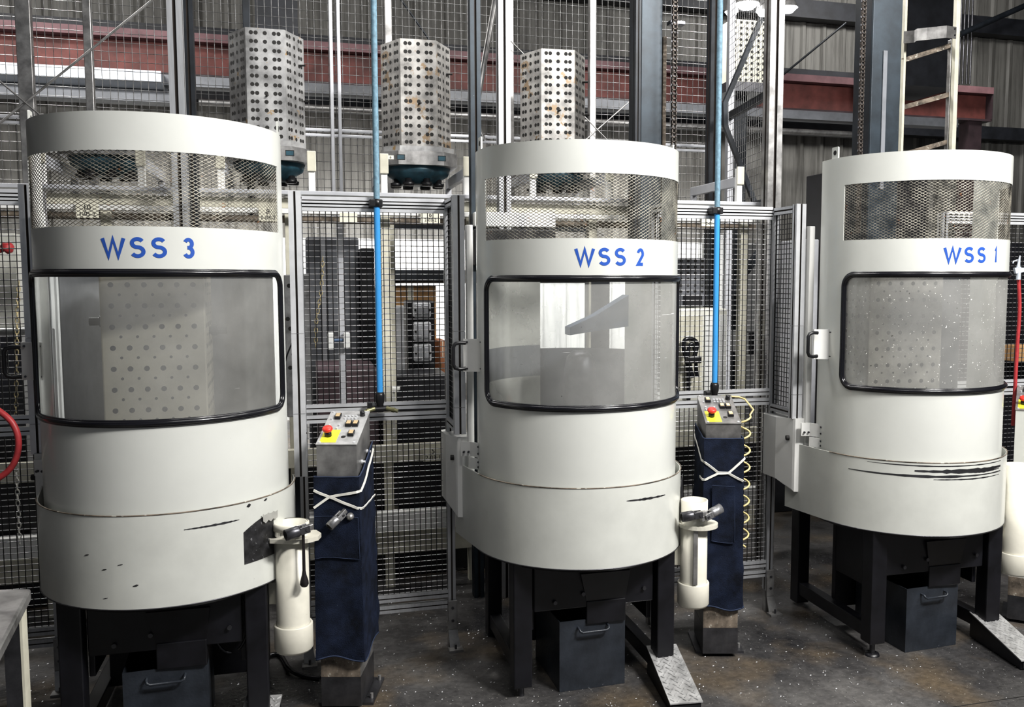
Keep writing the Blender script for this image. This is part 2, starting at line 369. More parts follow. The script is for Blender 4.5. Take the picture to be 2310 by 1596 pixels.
def arc(cx, cy, rx, ry, a0, a1, n=14): return [(cx+rx*math.cos(math.radians(a0+(a1-a0)*i/n)), cy+ry*math.sin(math.radians(a0+(a1-a0)*i/n))) for i in range(n+1)]
GL = {  # strokes in a unit box
 'W': [[(0, 1), (.27, 0), (.5, .97), (.73, 0), (1, 1)]],
 'S': [arc(.5, .745, .42, .225, 28, 270)+arc(.5, .275, .45, .245, 90, -152)[1:]],
 '1': [[(.15, .82), (.55, 1), (.55, 0)]],
 '2': [arc(.5, .70, .42, .27, 165, -20)+[(.08, .03), (.96, .03)]],
 '3': [arc(.47, .745, .40, .225, 155, -90)+[(.34, .52)], [(.34, .52)]+arc(.47, .27, .45, .25, 90, -155)],
}
def lettering(no, parent):
    mb = MB(); w = .0142; a0, a1 = -.158, .187; T = a1-a0; z0 = 2.062; hh = .078
    for ch, u0, u1 in (('W', 0, .27), ('S', .305, .48), ('S', .525, .70), (str(no), .855, .99)):
        if ch == '1': u0 += .03; u1 -= .02
        for st in GL[ch]:
            ribbon(mb, [(a0+T*u0+w/2+(T*(u1-u0)-w)*x, z0+w/2*.6+(hh-w*.6)*y) for x, y in st], w, blue_ink)
    return mb.build('lettering', parent)

def make_station():
    t = thing('wash_station', 'x', 'machine')
    # door skin: ring, panel, side strips around the two openings
    th = lin(-100, 100, 200); zs = lin(.86, ZT, 176)
    def keep(a, z):
        if ZMB < z < ZRB and abs(a) < 76.5: return False
        if in_rrect(math.radians(a)*R, z, *GC): return False
        return True
    zs = sorted(set([z for z in zs if min(abs(z-ZMB), abs(z-ZRB)) > .004]+[ZMB, ZRB]))
    th = sorted(set([a for a in th if abs(abs(a)-76.5) > .3]+[-76.5, 76.5]))
    MB().surf(lambda a, z: cyl(a, z), th, zs, cream, keep).build('door_panel', t, solid=.006, weld=True)
    # expanded metal screen
    mb = MB(); A0, A1 = -76.5, 76.5; Wd = math.radians(A1-A0)*R; ch, cw = .0140, .0280; hgt = ZRB-ZMB; nr = round(hgt/ch); nc = round(Wd/cw)
    ch = hgt/nr; cw = Wd/nc
    for fam in (1, -1):
        for k in range(-nr*2, nc*2+nr*2+1):
            # line: z = fam*(x - k*cw/..)*2ch/cw ... diamonds cw wide, 2*ch/2 high
            pts = []
            for j in range(nr*2+1):
                x = k*cw/1+fam*j*cw/2 if fam == 1 else k*cw-j*cw/2
                z = ZMB+j*ch/2
                if -1e-6 <= x <= Wd+1e-6: pts.append((x, z))
            if len(pts) > 1:
                q = [cyl(A0+math.degrees(x/R), z, R-.005) for x, z in pts]
                mb.path(q, .0015, expand, n=4, cap=False)
    mb.build('expanded_metal_screen', t)
    # pane
    us = lin(-76, 76, 152); vz = lin(1.41, 2.01, 60)
    p = MB().surf(lambda a, z: cyl(a, z, R-.004), us, vz, pane3, lambda a, z: in_rrect(math.radians(a)*R, z, GC[0], GC[1], GC[2]+.012, GC[3]+.012, .065)).build('window_pane', t, weld=True)
    # gasket: three ridged rubber beads
    g = MB()
    for off, rad, dz_ in ((0, .0105, .006), (-.0095, .0065, .003), (.0095, .0065, .003)):
        pts = [cyl(math.degrees(x/R), z, R+dz_) for x, z in rrect(GC[0], GC[1], GC[2]+2*off, GC[3]+2*off, GC[4]+off, 8)]
        # refine long runs
        fine = []
        for i, q in enumerate(pts):
            r_ = pts[(i+1) % len(pts)]; fine.append(q)
            if (r_-q).length > .1:
                sA = math.atan2(q.x, -q.y); sB = math.atan2(r_.x, -r_.y); m = 60 if abs(sA-sB) > .1 else 4
                for k in range(1, m):
                    fine.append(cyl(math.degrees(sA+(sB-sA)*k/m), q.z+(r_.z-q.z)*k/m, R+dz_))
        g.path(fine, rad, rubber, n=8, closed=True)
    g.build('window_gasket', t)
    # skirt with the straight run going back on the left
    def sk(u, z):
        if u < -80:
            b = cyl(-80, z, R2); d = (-80-u)/100; return b+Vector((-.174, .985, 0))*d
        return cyl(u, z, R2)
    MB().surf(sk, [-115, -105, -95, -88]+lin(-80, 100, 120), [ZSB, ZSB+.12, ZSB+.25, ZST], cream_worn).build('lower_skirt', t, solid=.006)
    em = MB(); em.path([sk(u, ZST+.0005) for u in lin(-80, 100, 90)], .0028, rust, 6); em.build('skirt_edge', t)
    em = MB(); em.path([sk(u, ZSB) for u in lin(-80, 100, 90)], .0028, steel_dk, 6); em.build('skirt_bottom_edge', t)
    # inner rim between door bottom and skirt
    # lifting lugs
    for s in (-1, 1):
        M = Matrix.Rotation(math.radians(s*86), 4, 'Z'); lg = MB(); o = rrect(0, 0, .052, .13, .006, 2); hp = arc(0, .035, .013, .013, 0, 360, 16)[:-1]
        def yv(p, y): return M @ Vector((p[0], y, ZT-.02+p[1]))
        # plate with a dark hole ring
        lg.prism([(p[0], p[1]+ZT-.005) for p in o], 'y', -R+.012, -R+.004, cream, M)
        lg.prism([(p[0], p[1]+ZT-.005) for p in hp], 'y', -R+.0125, -R+.0035, hole, M)
        lg.build('lifting_lug', t)
    # white side posts behind the door
    MB().bbox(-.532, -.500, .13, .17, .70, 2.27, white, .003).build('side_post', t)
    # handle on the left
    hb = MB(); hb.prism([(-.575, -.005), (-.535, -.02), (-.49, -.035), (-.487, -.029), (-.53, -.010), (-.575, .006)], 'z', 1.552, 1.712, white)
    for z in (1.567, 1.697):
        for x, y in ((-.562, -.012), (-.496, -.040)): hb.tube((x, y+.008, z), (x+.002, y-.006, z), .005, steel_dk, 8)
    hbk = hb.build('handle_bracket', t)
    hh = MB(); zc = 1.632
    pts = [(-.570, -.03, zc+.062), (-.600, -.035, zc+.064), (-.622, -.037, zc+.058), (-.630, -.038, zc+.042), (-.630, -.038, zc-.042), (-.622, -.037, zc-.058), (-.600, -.035, zc-.064), (-.570, -.03, zc-.062)]
    hh.path(pts, .0095, black, n=10); hh.build('handle', hbk)
    # hinge box and brackets on the left
    bx = MB(); P = [(-.626, .45), (-.621, .30), (-.590, .165), (-.584, .15), (-.560, .143), (-.515, .143), (-.515, .45)]
    n = len(P); zt, zb = 1.205, .79
    def zz(i, top): return (zt-.012 if i in (0, 1) else zt) if top else (zb+.05 if i in (0, 1) else zb+.012 if i == 2 else zb)
    vs = [(P[i][0], P[i][1], zz(i, 0)) for i in range(n)]+[(P[i][0], P[i][1], zz(i, 1)) for i in range(n)]
    bx.add(vs, [list(range(n)), [i+n for i in range(n)][::-1]]+[(i, i+n, (i+1) % n+n, (i+1) % n) for i in range(n)], white)
    bx.build('hinge_cover', t)
    h2 = MB(); M = Matrix.Translation((-.590, .158, 1.10)); h2.tube((-.612, .20, 1.09), (-.595, .196, 1.09), .014, hole, 12)
    h2.build('cover_hole', t)
    br = MB()
    br.prism([(-.575, .10), (-.53, .09), (-.487, .02), (-.482, .026), (-.525, .10), (-.575, .108)], 'z', 1.115, 1.187, white)
    br.prism([(-.535, .085), (-.487, .015), (-.482, .021), (-.530, .095)], 'z', 1.055, 1.110, white)
    for x, y, z in ((-.560, .094, 1.137), (-.537, .090, 1.137), (-.497, .032, 1.172), (-.497, .032, 1.137), (-.497, .032, 1.095), (-.497, .032, 1.070)):
        br.tube((x+.002, y+.004, z), (x-.004, y-.010, z), .0055, steel_dk, 8)
    br.build('hinge_bracket', t)
    # dark base frame
    b = MB()
    for s in (-1, 1):
        b.bbox(s*.36-.045, s*.36+.045, -.335, -.245, .075, ZSB+.03, blackpaint, .006)
        b.tube((s*.36, -.29, .015), (s*.36, -.29, .08), .014, steel_dk, 10); b.lathe([(0, .016), (.035, .014), (.04, 0)], blackpaint, (s*.36, -.29, 0), 16)
        b.bbox(s*.335-.03, s*.335+.03, -.25, .50, .075, .15, blackpaint, .004)
        b.bbox(s*.335-.04, s*.335+.04, .44, .52, .02, ZSB+.03, blackpaint, .004)
    b.bbox(-.30, .30, -.31, -.27, .43, ZSB+.03, blackpaint, .004)
    b.bbox(-.315, .315, .14, .17, .10, ZSB, blackpaint, .004)
    for s in (-1, 1): b.bbox(s*.30-.012, s*.30+.012, -.25, .14, .32, ZSB, blackpaint, .004)
    b.lathe([(0, 0), (R2-.03, 0), (R2-.03, .10), (0, .10)], blackpaint, (0, 0, ZSB-.02), 48)
    for x, z in ((-.06, .50), (.25, .50), (-.2, .47)): b.tube((x, -.315, z), (x, -.325, z), .010, steel_dk, 8)
    b.build('base_frame', t)
    cht = MB(); f0, f1 = -.33, -.16
    cht.add([(-.075, f0, .60), (.175, f0, .60), (.175, f1+.1, .60), (-.075, f1+.1, .60), (-.040, f0+.02, .455), (.155, f0+.02, .455), (.155, f1, .455), (-.04, f1, .455)],
            [(0, 4, 5, 1), (1, 5, 6, 2), (2, 6, 7, 3), (3, 7, 4, 0), (0, 1, 2, 3)], blackpaint)
    cht.bbox(-.042, .157, f0+.014, f1, .345, .458, blackpaint, .004); cht.build('discharge_chute', t)
    return t
st3 = make_station(); st3.location = (MX[3], MY[3], MZ[3])
st2 = dup(st3); st2.location = (MX[2], MY[2], MZ[2])
st1 = dup(st3); st1.location = (MX[1], MY[1], MZ[1])
for st, no, ds, pm in ((st3, 3, 'WSS 3 with a black label on its lower skirt', pane3), (st2, 2, 'WSS 2 between the two control pedestals', pane2), (st1, 1, 'WSS 1 with black scuffs along its skirt', pane1)):
    tag(st, 'cream cylindrical machine booth lettered '+ds, 'machine', 'cream cylindrical machine booths in a row'); lettering(no, st)
    if no != 3:
        for k in kids(st):
            if k.name.startswith('window_pane'): k.data = k.data.copy(); k.data.materials[0] = pm
# skirt marks
def scuff(parent, pts, w, mt=blackpaint, name='scuff_mark'):
    mb = MB()
    P2 = []
    for i, (a, z) in enumerate(pts): P2.append((a, z))
    vs = []; fs = []
    n = 24
    for i in range(n+1):
        f = i/n*(len(P2)-1); k = min(int(f), len(P2)-2); g = f-k
        a = P2[k][0]*(1-g)+P2[k+1][0]*g; z = P2[k][1]*(1-g)+P2[k+1][1]*g
        ww = w*(.35+.65*math.sin(PI*i/n))*(.6+.7*random.random())
        vs += [cyl(a, z+ww/2, R2+.0012), cyl(a, z-ww/2, R2+.0012)]
    fs = [(2*i, 2*i+1, 2*i+3, 2*i+2) for i in range(n)]
    mb.add(vs, fs, mt); return mb
m = scuff(st3, [(12, .99), (36, .993)], .009, steel_dk); m.build('scuff_mark', st3)
m = MB()
for a, z, w in ((-15, .865, .004), (-22, .845, .004), (-9, .78, .008), (40, 1.04, .014), (50, 1.045, .01), (-30, .90, .005), (-22, .73, .003)):
    k = scuff(st3, [(a, z), (a+2.2, z+.004)], w); m.v += []; o = len(m.v); m.add(k.v, k.f, steel_dk)
m.build('paint_chips', st3)
scuff(st2, [(9, .992), (36, .984)], .010, steel_dk).build('scuff_mark', st2)
m = MB()
for z, w, a, b in ((1.045, .006, -55, 28), (1.018, .022, -30, 28), (.992, .011, -66, 28), (1.008, .009, 0, 26), (.976, .006, -20, 26)):
    k = scuff(st1, [(a, z), ((a+b)/2, z-.001), (b, z)], w); m.add(k.v, k.f, steel_dk)
m.build('scuff_mark', st1)
# torn black label on the skirt of booth 3 and the peeling one on booth 2
def patch(parent, a0, a1, z0, z1, name, mt1, bend=0):
    mb = MB(); us = lin(a0, a1, 12)
    def f(a, v):
        k = (a-a0)/(a1-a0); top = z1-(.05*(1-k)**2)-.02*k**6; z = z0+(top-z0)*v
        return cyl(a, z, R2+.003+bend*k*k)
    mb.surf(f, us, lin(0, 1, 6), mt1); return mb.build(name, parent, solid=.002)
lab = mat('smudged_black_label', (.03, .03, .032), .35, var=.3, scale=25, spots=(.22, .22, .23), spot_scale=35, spot_amt=.62)
patch(st3, 38, 56, .80, .985, 'black_label', lab)
MB().surf(lambda a, v: cyl(a, .955+.032*v+.006*math.sin(a*2), R2+.012), lin(48, 58, 6), [0, 1], rot_lab).build('label_fold', st3, solid=.001)
patch(st2, 62, 78, .80, 1.02, 'black_label', lab, .02)

# chip bins
def make_bin():
    t = thing('chip_bin', 'x', 'bin')
    w, d, h, th_ = .335, .42, .345, .005; mb = MB()
    mb.box(-w/2, w/2, 0, th_, 0, h, binpaint); mb.box(-w/2, w/2, d-th_, d, 0, h, binpaint); mb.box(-w/2, -w/2+th_, th_, d-th_, 0, h, binpaint)
    mb.box(w/2-th_, w/2, th_, d-th_, 0, h, binpaint); mb.box(-w/2+th_, w/2-th_, th_, d-th_, 0, .006, binpaint); mb.build('bin_body', t)
    hb = MB(); hb.path([(-.075, -.001, h-.035), (-.075, -.022, h-.035), (-.072, -.030, h-.045), (-.06, -.030, h-.052), (.06, -.030, h-.052), (.072, -.030, h-.045), (.075, -.022, h-.035), (.075, -.001, h-.035)], .006, binpaint, 8); hb.build('handle', t)
    return t
b2 = make_bin(); b3 = dup(b2); b1 = dup(b2)
for b, no in ((b3, 3), (b2, 2), (b1, 1)):
    b.location = (MX[no]-.008, MY[no]-.305, 0.001); b.rotation_euler = (0, 0, math.radians(1.5 if no == 2 else 3))
    tag(b, 'open dark slate steel bin under the chute of booth WSS %d' % no, 'bin', 'chip bins under the booths')
# foot pedals: black body with diamond plate lid
def make_pedal():
    t = thing('foot_pedal', 'x', 'pedal')
    tf, tb = .055, .145
    mb = MB(); L0, L1, w = -.44, 0, .155
    mb.prism([(L0+.01, .004), (L1, .004), (L1, tb-.008), (L0+.01, tf-.012)], 'x', -w/2+.006, w/2-.006, blackpaint); mb.box(-w/2+.012, w/2-.012, L0+.004, L0+.012, .012, .04, black)
    mb.build('pedal_body', t)
    pl = MB(); pl.add([(-w/2, L0, tf-.006), (w/2, L0, tf-.006), (w/2, L1, tb-.006), (-w/2, L1, tb-.006), (-w/2, L0, tf), (w/2, L0, tf), (w/2, L1, tb), (-w/2, L1, tb)],
                      [(0, 3, 2, 1), (4, 5, 6, 7), (0, 1, 5, 4), (1, 2, 6, 5), (2, 3, 7, 6), (3, 0, 4, 7)], diamond)
    sl = (tb-tf)/(L1-L0); k = 0
    y = L0+.02
    while y < L1-.01:
        x = -w/2+.016+(.014 if k % 2 else 0)
        j = 0
        while x < w/2-.008:
            a = PI/4 if (j+k) % 2 else -PI/4; dx, dy = .011*math.cos(a), .011*math.sin(a)
            z = tf+(y-L0)*sl+.0012
            pl.path([(x-dx, y-dy, z-dy*sl), (x, y, z+.0008), (x+dx, y+dy, z+dy*sl)], .003, diamond, 4, flat=(.0045, .0025)); x += .028; j += 1
        y += .021; k += 1
    pl.build('diamond_plate_lid', t)
    return t
p2 = make_pedal(); p3 = dup(p2); p1 = dup(p2)
for p, no in ((p3, 3), (p2, 2), (p1, 1)):
    p.location = (MX[no]+.378, MY[no]-.235, 0); p.rotation_euler = (0, 0, math.radians(-7))
    tag(p, 'sloping foot pedal with a diamond plate lid beside booth WSS %d' % no, 'pedal', 'foot pedals beside the booths')
# fixture blocks inside the booths, seen through the hazy windows
def fixture(no, w, x, y, rz, mt, name, label, z0=1.02, z1=2.03, bolts=True, cols=6, rows=11):
    t = thing(name, label, 'fixture', (MX[no]+x, MY[no]+y, 0), rz)
    mb = MB(); mb.bbox(-w/2, w/2, -w/2, w/2, z0, z1, mt, .006)
    for s in range(4):
        M = Matrix.Rotation(s*PI/2, 4, 'Z')
        for r in range(rows):
            for c in range(cols):
                X = -w/2+w*(c+.7)/(cols+.4); Z = z0+.03+(z1-z0-.06)*(r+.5)/rows
                mb.add([M @ Vector((X+.011*math.cos(a*PI/5), -w/2-.0008, Z+.011*math.sin(a*PI/5))) for a in range(10)], [list(range(10))], hole)
                if c < cols-1:
                    X2 = X+w/(cols+.4)/2; Z2 = Z+(z1-z0)/rows/2
                    mb.add([M @ Vector((X2+.006*math.cos(a*PI/4), -w/2-.0008, Z2+.006*math.sin(a*PI/4))) for a in range(8)], [list(range(8))], hole)
    mb.build('hole_grid_block', t)
    tb = MB(); tb.lathe([(0, 0), (.30, 0), (.30, .05), (.26, .06), (.26, .12), (0, .12)], steel_dk, (0, 0, z0-.12), 36); tb.build('turntable', t)
    if bolts:
        for sx, z in ((-1, 1.80), (1, 1.755)):
            q = MB(); q.tube((sx*w/2, 0, z), (sx*(w/2+.075), 0, z), .018, black, 10); q.tube((sx*(w/2+.01), 0, z), (sx*(w/2+.035), 0, z), .026, black, 10); q.build('side_stud', t)
    return t
fixture(3, .40, -.02, -.05, .03, tan_block, 'fixture_block', 'tan fixture block with a grid of holes behind the hazy window of WSS 3')
fixture(1, .42, -.12, .02, -.1, fogblock, 'fixture_block', 'dim grey fixture block behind the speckled window of WSS 1', bolts=False)
# back liners of the booths
def liner(no, parts, label):
    t = thing('back_liner', label, 'panel', (MX[no], MY[no], 0))
    for a0, a1, z0, z1, mt in parts: MB().surf(lambda a, z: cyl(a, z, .462), lin(a0, a1, 40), [z0, z1], mt).build('liner_panel', t, solid=.006)
    return t
linm = mat('light_grey_liner', (.40, .41, .43), .45, .3, var=.18, scale=3, stretch=(1, 1, .4))
linw = mat('cream_white_liner', (.72, .72, .68), .4, var=.10, scale=2)
liner(3, [(104, 256, 1.30, 2.05, linm), (104, 256, .70, 1.30, cabinet)], 'two-tone grey curved liner at the back of booth WSS 3')
liner(2, [(189, 256, 1.62, 2.03, linw), (189, 256, 1.45, 1.62, linm), (189, 256, .70, 1.45, linw), (128, 189, .70, 1.60, cabinet), (140, 153, 1.60, 2.03, coldark), (104, 128, .70, 2.03, linw)], 'white and grey curved liner at the back of booth WSS 2')
liner(1, [(124, 256, .70, 2.04, linm), (104, 124, .70, 2.04, cabinet)], 'plain grey curved liner at the back of booth WSS 1')
# blue grey arm and round motor inside booth 2
t = thing('swing_arm', 'blue grey swing arm behind the scratched window of WSS 2', 'machine part', (MX[2], MY[2], 0))
MB().prism([(-.04, 1.74), (.10, 1.80), (.27, 1.90), (.27, 1.74), (.10, 1.72), (-.04, 1.70)], 'y', -.02, .07, bluegrey).build('arm', t)
MB().lathe([(0, 0), (.085, 0), (.085, .42), (.07, .50), (.04, .53), (0, .53)], steel_dk, (.05, .1, 1.08), 28).build('motor', t)

# ================================================================== SAFETY FENCES BETWEEN THE BOOTHS
TR, TF = 4.69, 4.44; ZR = 2.385; ZM1, ZM0 = 1.335, 1.255; ZB1, ZB0 = .305, .22
def fence_bay(s0, s1, label, left_fwd=True, right_fwd=True):
    """recessed wire fence between two booths: posts, rails, wire panels and short returns to the forward posts"""
    t = thing('safety_fence', label, 'fence', ((s0+s1)/2, TR, 0)); c = (s0+s1)/2; w = (s1-s0)/2
    for s in (-1, 1):
        x = s*(w-.02)
        bar('post', t, (x, 0, .13), (x, 0, ZR), .04, .05)
        if (s < 0 and not left_fwd) or (s > 0 and not right_fwd): continue
        y = TF-TR; zf = 1.03 if s < 0 else 1.20
        q = MB()
        for a, b in ((zf, 1.335), (1.337, 1.72), (1.722, 2.392)): profile(q, (x+s*.012, y, a), (x+s*.012, y, b), .058, .045, alu_b)
        q.build('post', t)
        for z in (ZR-.02, 1.235):
            bar('rail', t, (x, y+.02, z), (x, -.02, z), .04, .04)
        grid('wire_panel', t, (x, y+.025, 1.255), (0, 1, 0), (0, 0, 1), -y-.05, ZR-.04-1.255, .028, .0022, wire_v, wire_v)
    for z, m_ in ((ZR-.012, alu_b), (ZR-.045, alu_b), (ZM1-.012, alu_b), (ZM0+.012, alu_b), (ZB1-.012, alu), (ZB0+.014, alu)):
        bar('rail', t, (-w+.04, -.004, z), (w-.04, -.004, z), .026, .04, m_)
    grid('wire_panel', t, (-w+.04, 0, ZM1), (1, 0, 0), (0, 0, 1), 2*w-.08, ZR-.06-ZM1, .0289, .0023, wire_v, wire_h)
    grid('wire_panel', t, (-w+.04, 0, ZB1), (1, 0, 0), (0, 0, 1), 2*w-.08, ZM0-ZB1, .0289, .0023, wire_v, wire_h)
    for s in (-1, 1):
        x = s*(w-.02); f = MB()
        f.bbox(x-.024, x+.024, -.042, -.030, .10, .26, steel, .002)
        f.add([(x-.024, -.042, .10), (x+.024, -.042, .10), (x+.036, -.065, .012), (x-.020, -.065, .012), (x-.024, -.034, .10), (x+.024, -.034, .10), (x+.036, -.057, .012), (x-.020, -.057, .012)],
              [(0, 1, 2, 3), (7, 6, 5, 4), (0, 3, 7, 4), (1, 5, 6, 2)], steel)
        f.box(x-.030, x+.045, -.11, -.055, 0, .012, steel); f.box(x-.02, x+.02, -.02, .02, 0, .13, steel)
        for z in (.22, .15): f.tube((x, -.046, z), (x, -.036, z), .008, steel_dk, 8)
        f.tube((x+.008, -.085, .012), (x+.008, -.085, .035), .006, steel_dk, 8)
        f.build('floor_bracket', t)
    return t
fence_bay(MX[3]+.545, MX[2]-.565, 'black wire safety fence in aluminium frames behind the bare steel pedestal')
fence_bay(MX[2]+.545, MX[1]-.56, 'black wire safety fence in aluminium frames behind the grimy pedestal')
fence_bay(-2.49+.545, MX[3]-.565, 'black wire safety fence beside the left side of booth WSS 3', left_fwd=False)
fence_bay(MX[1]+.545, 4.55, 'black wire safety fence beyond booth WSS 1', right_fwd=False, left_fwd=False)

# ================================================================== CONTROL PEDESTALS
def c2w(X, Y):
    ca, sa = math.cos(YAW), math.sin(YAW); return (X*ca+Y*sa, -X*sa+Y*ca)
def pedestal(X, Y, label, face=0, body=steel, panel=steel, deck=None, cloth=True):
    """front bottom edge centre at camera-plan position X,Y"""
    x, y = c2w(X, Y); t = thing('control_pedestal', label, 'pedestal', (x, y, 0), -YAW+face)
    w, d, zf, zb = .18, .29, 1.24, 1.345; deck = deck or steel
    mb = MB(); mb.prism([(0, .02), (d, .02), (d, zb-.004), (0, zf-.004)], 'x', -w/2, w/2, body)
    mb.box(-w/2-.001, w/2+.001, -.001, d, .02, .16, steel_dk); mb.box(-w/2-.03, w/2+.045, .05, d+.03, 0, .012, steel_dk)
    mb.box(-w/2-.001, w/2-.001, -.0018, 0, .16, .27, rust)
    for q in ((w/2+.028, .10), (w/2+.028, d)): mb.tube((q[0], q[1], .012), (q[0], q[1], .035), .008, steel, 8)
    mb.build('column', t)
    a = math.atan2(zb-zf, d); M = Matrix.Translation((0, 0, zf)) @ Matrix.Rotation(a, 4, 'X'); L_ = math.hypot(d, zb-zf)
    pl = MB(); pl.bbox(-w/2-.003, w/2+.003, -.004, L_+.002, -.003, .003, deck, .001, M)
    for px in (-w/2+.012, w/2-.012):
        for py in (.012, L_-.012): pl.tube(M @ Vector((px, py, .003)), M @ Vector((px, py, .006)), .006, alu_b, 8)
    pl.tube(M @ Vector((.018, .062, .003)), M @ Vector((.018, .062, .0036)), .011, hole, 12); pnl = pl.build('control_panel', t)
    lb = MB(); lb.box(-w/2+.010, -.006, .012, .125, .003, .0042, yellow, M); lb.build('yellow_label', pnl)
    e = MB(); ex, ey = -.052, .070
    def ml(prof, mt, cx, cy, n=24): e.lathe([(r, z) for r, z in prof], mt, (cx, cy, .003), n, M)
    ml([(0, .0), (.016, 0), (.016, .026), (0, .026)], black, ex, ey); e.build('stop_button_base', pnl)
    e = MB(); ml([(.012, .024), (.020, .028), (.0235, .034), (.0235, .040), (.020, .046), (.010, .049), (0, .0495)], red, ex, ey); e.build('emergency_stop_button', pnl)
    for bx_, by_ in ((-.045, .245), (.020, .175), (.052, .175), (.050, .085)):
        b = MB(); b.bbox(bx_-.014, bx_+.014, by_-.021, by_+.021, .003, .017, black, .002, M); b.bbox(bx_-.010, bx_+.010, by_-.015, by_+.015, .016, .020, btn_amber, .002, M); b.build('push_button', pnl)
    k = MB(); k.lathe([(0, 0), (.013, 0), (.011, .022), (.006, .024), (0, .024)], black, (.066, .265, .003), 16, M); k.build('selector_knob', pnl)
    for i in range(2):
        for j in range(4):
            p = M @ Vector((-.010+j*.0165, .232+i*.024, .003)); q = M @ Vector((-.010+j*.0165, .232+i*.024, .008))
            MB().tube(p, q, .0052, alu_b, 10).build('indicator', pnl)
    for px, py in ((-.070, .225), (-.068, .165), (-.070, .14), (-.022, .165), (-.026, .135)):
        MB().tube(M @ Vector((px, py, .003)), M @ Vector((px, py, .011)), .0048, alu_b, 8).build('toggle_switch', pnl)
    sb = MB()
    for yy, z in ((.10, 1.14), (.22, 1.165)):
        sb.tube((w/2, yy, z), (w/2+.006, yy, z), .011, alu_b, 8); sb.tube((w/2+.006, yy, z), (w/2+.018, yy, z), .006, alu_b, 8)
    sb.build('side_bolts', t)
    return t
def apron(ped, label, ztop_l, ztop_r, zback, zbot, flare, pocket, mirror=1, ties=None, seed=0):
    """cloth apron wrapped round three sides of the pedestal"""
    o = thing('work_apron', label, 'apron', ped.location, ped.rotation_euler.z)
    w, d = .18, .29; hw = w/2+.010
    # path in plan: left side back -> left front -> right front -> right side back
    def plan(u, fl):
        segs = [((-hw, d*.95), (-hw, -.012)), ((-hw, -.012), (hw, -.012)), ((hw, -.012), (hw, d*.98))]
        if u < 1: a, b, k = *segs[0], u
        elif u < 2: a, b, k = *segs[1], u-1
        else: a, b, k = *segs[2], u-2
        x = a[0]+(b[0]-a[0])*k; y = a[1]+(b[1]-a[1])*k
        x *= 1+(fl*.34 if x > 0 else fl*.05); y = y-fl*.03*(1 if y < .1 else 0)
        return x, y
    def top(u):
        if u < 1: return ztop_l+(zback[0]-ztop_l)*(1-u)
        if u < 2: return ztop_l+(ztop_r-ztop_l)*(u-1)
        return ztop_r+(zback[1]-ztop_r)*(u-2)**1.3
    def f(u, v):
        z1 = top(u); z = z1+(zbot+.012*math.sin(u*5+seed)-z1)*v; x, y = plan(u, flare*v)
        wv = .0045*math.sin(u*7+v*6+seed)*v+.006*math.sin(v*19+u*3.1+seed)*math.sin(u*2.2+1)*min(1, v*2)+.003*math.sin(v*43+u*9)
        nx, ny = (-1, 0) if u < .97 else ((1, 0) if u > 2.03 else (0, -1))
        return Vector((x+nx*abs(wv)*.8, y+ny*(wv+.004), z))
    us = lin(0, 3, 66); mb = MB(); mb.surf(f, us, lin(0, 1, 70), navy); c = mb.build('cloth', o, solid=.003)
    # hem and pocket
    def on(u, v, off=.004):
        p = f(u, v); n = Vector((-1, 0, 0)) if u < 1 else Vector((1, 0, 0)) if u > 2 else Vector((0, -1, 0)); return p+n*off
    MB().path([on(u, 0.0, .002) for u in lin(.02, 2.98, 50)], .0035, navy_seam, 6).build('top_hem', o)
    MB().path([on(u, .995, .002) for u in lin(.02, 2.98, 50)], .004, navy_seam, 6).build('bottom_hem', o)
    p0, p1, v0, v1 = pocket
    pk = MB(); pk.surf(lambda u, v: on(u, v, .010+.006*(1-(v-v0)/(v1-v0))), lin(p0, p1, 20), lin(v0, v1, 20), navy); pk.build('pocket', o, solid=.002)
    MB().path([on(p0, v1-.0, .006)]+[on(u, v1, .012) for u in lin(p0, p1, 16)]+[on(p1, v, .014) for v in lin(v1, v0, 14)]+[on(u, v0, .018) for u in lin(p1, p0, 16)], .0016, navy_seam, 5).build('pocket_seam', o)
    for pts in ties:
        MB().path([on(u, v, .009) for u, v in pts], .005, tie, flat=(.004, .011)).build('apron_tie', o)
    return o
def seg(pts, n=10):
    out = []
    for (a, b), (c, d) in zip(pts, pts[1:]):
        out += [(a+(c-a)*i/n, b+(d-b)*i/n) for i in range(n)]
    return out+[pts[-1]]
pd1 = pedestal(-.980, 3.97, 'bare steel control pedestal between booths WSS 3 and WSS 2', deck=deckm)
pd2 = pedestal(.868, 4.55, 'grimy steel control pedestal between booths WSS 2 and WSS 1', deck=graphite, body=graphite)
pd3 = pedestal(2.70, 5.0, 'cream control pedestal beyond booth WSS 1', face=-.5, body=cream_worn, deck=steel)
apron(pd1, 'long navy apron tied round the bare steel pedestal', 1.095, 1.095, (1.05, 1.205), .255, .45, (1.02, 1.98, .21, .44), seed=1,
      ties=[seg([(1.0, .07), (1.35, .108), (2.02, .17), (2.95, .27)]), seg([(1.0, .165), (1.35, .108), (2.02, .075), (2.95, .03)])])
apron(pd2, 'long navy apron with a patch pocket tied round the grimy pedestal', 1.165, 1.165, (1.20, 1.17), .27, .22, (1.2, 1.78, .27, .60), seed=2.4,
      ties=[seg([(.1, .06), (1.02, .14), (1.35, .195), (1.6, .195), (2.0, .245)]), seg([(.8, .24), (1.02, .24), (1.35, .20), (1.62, .195), (2.0, .12), (2.6, .1)])])
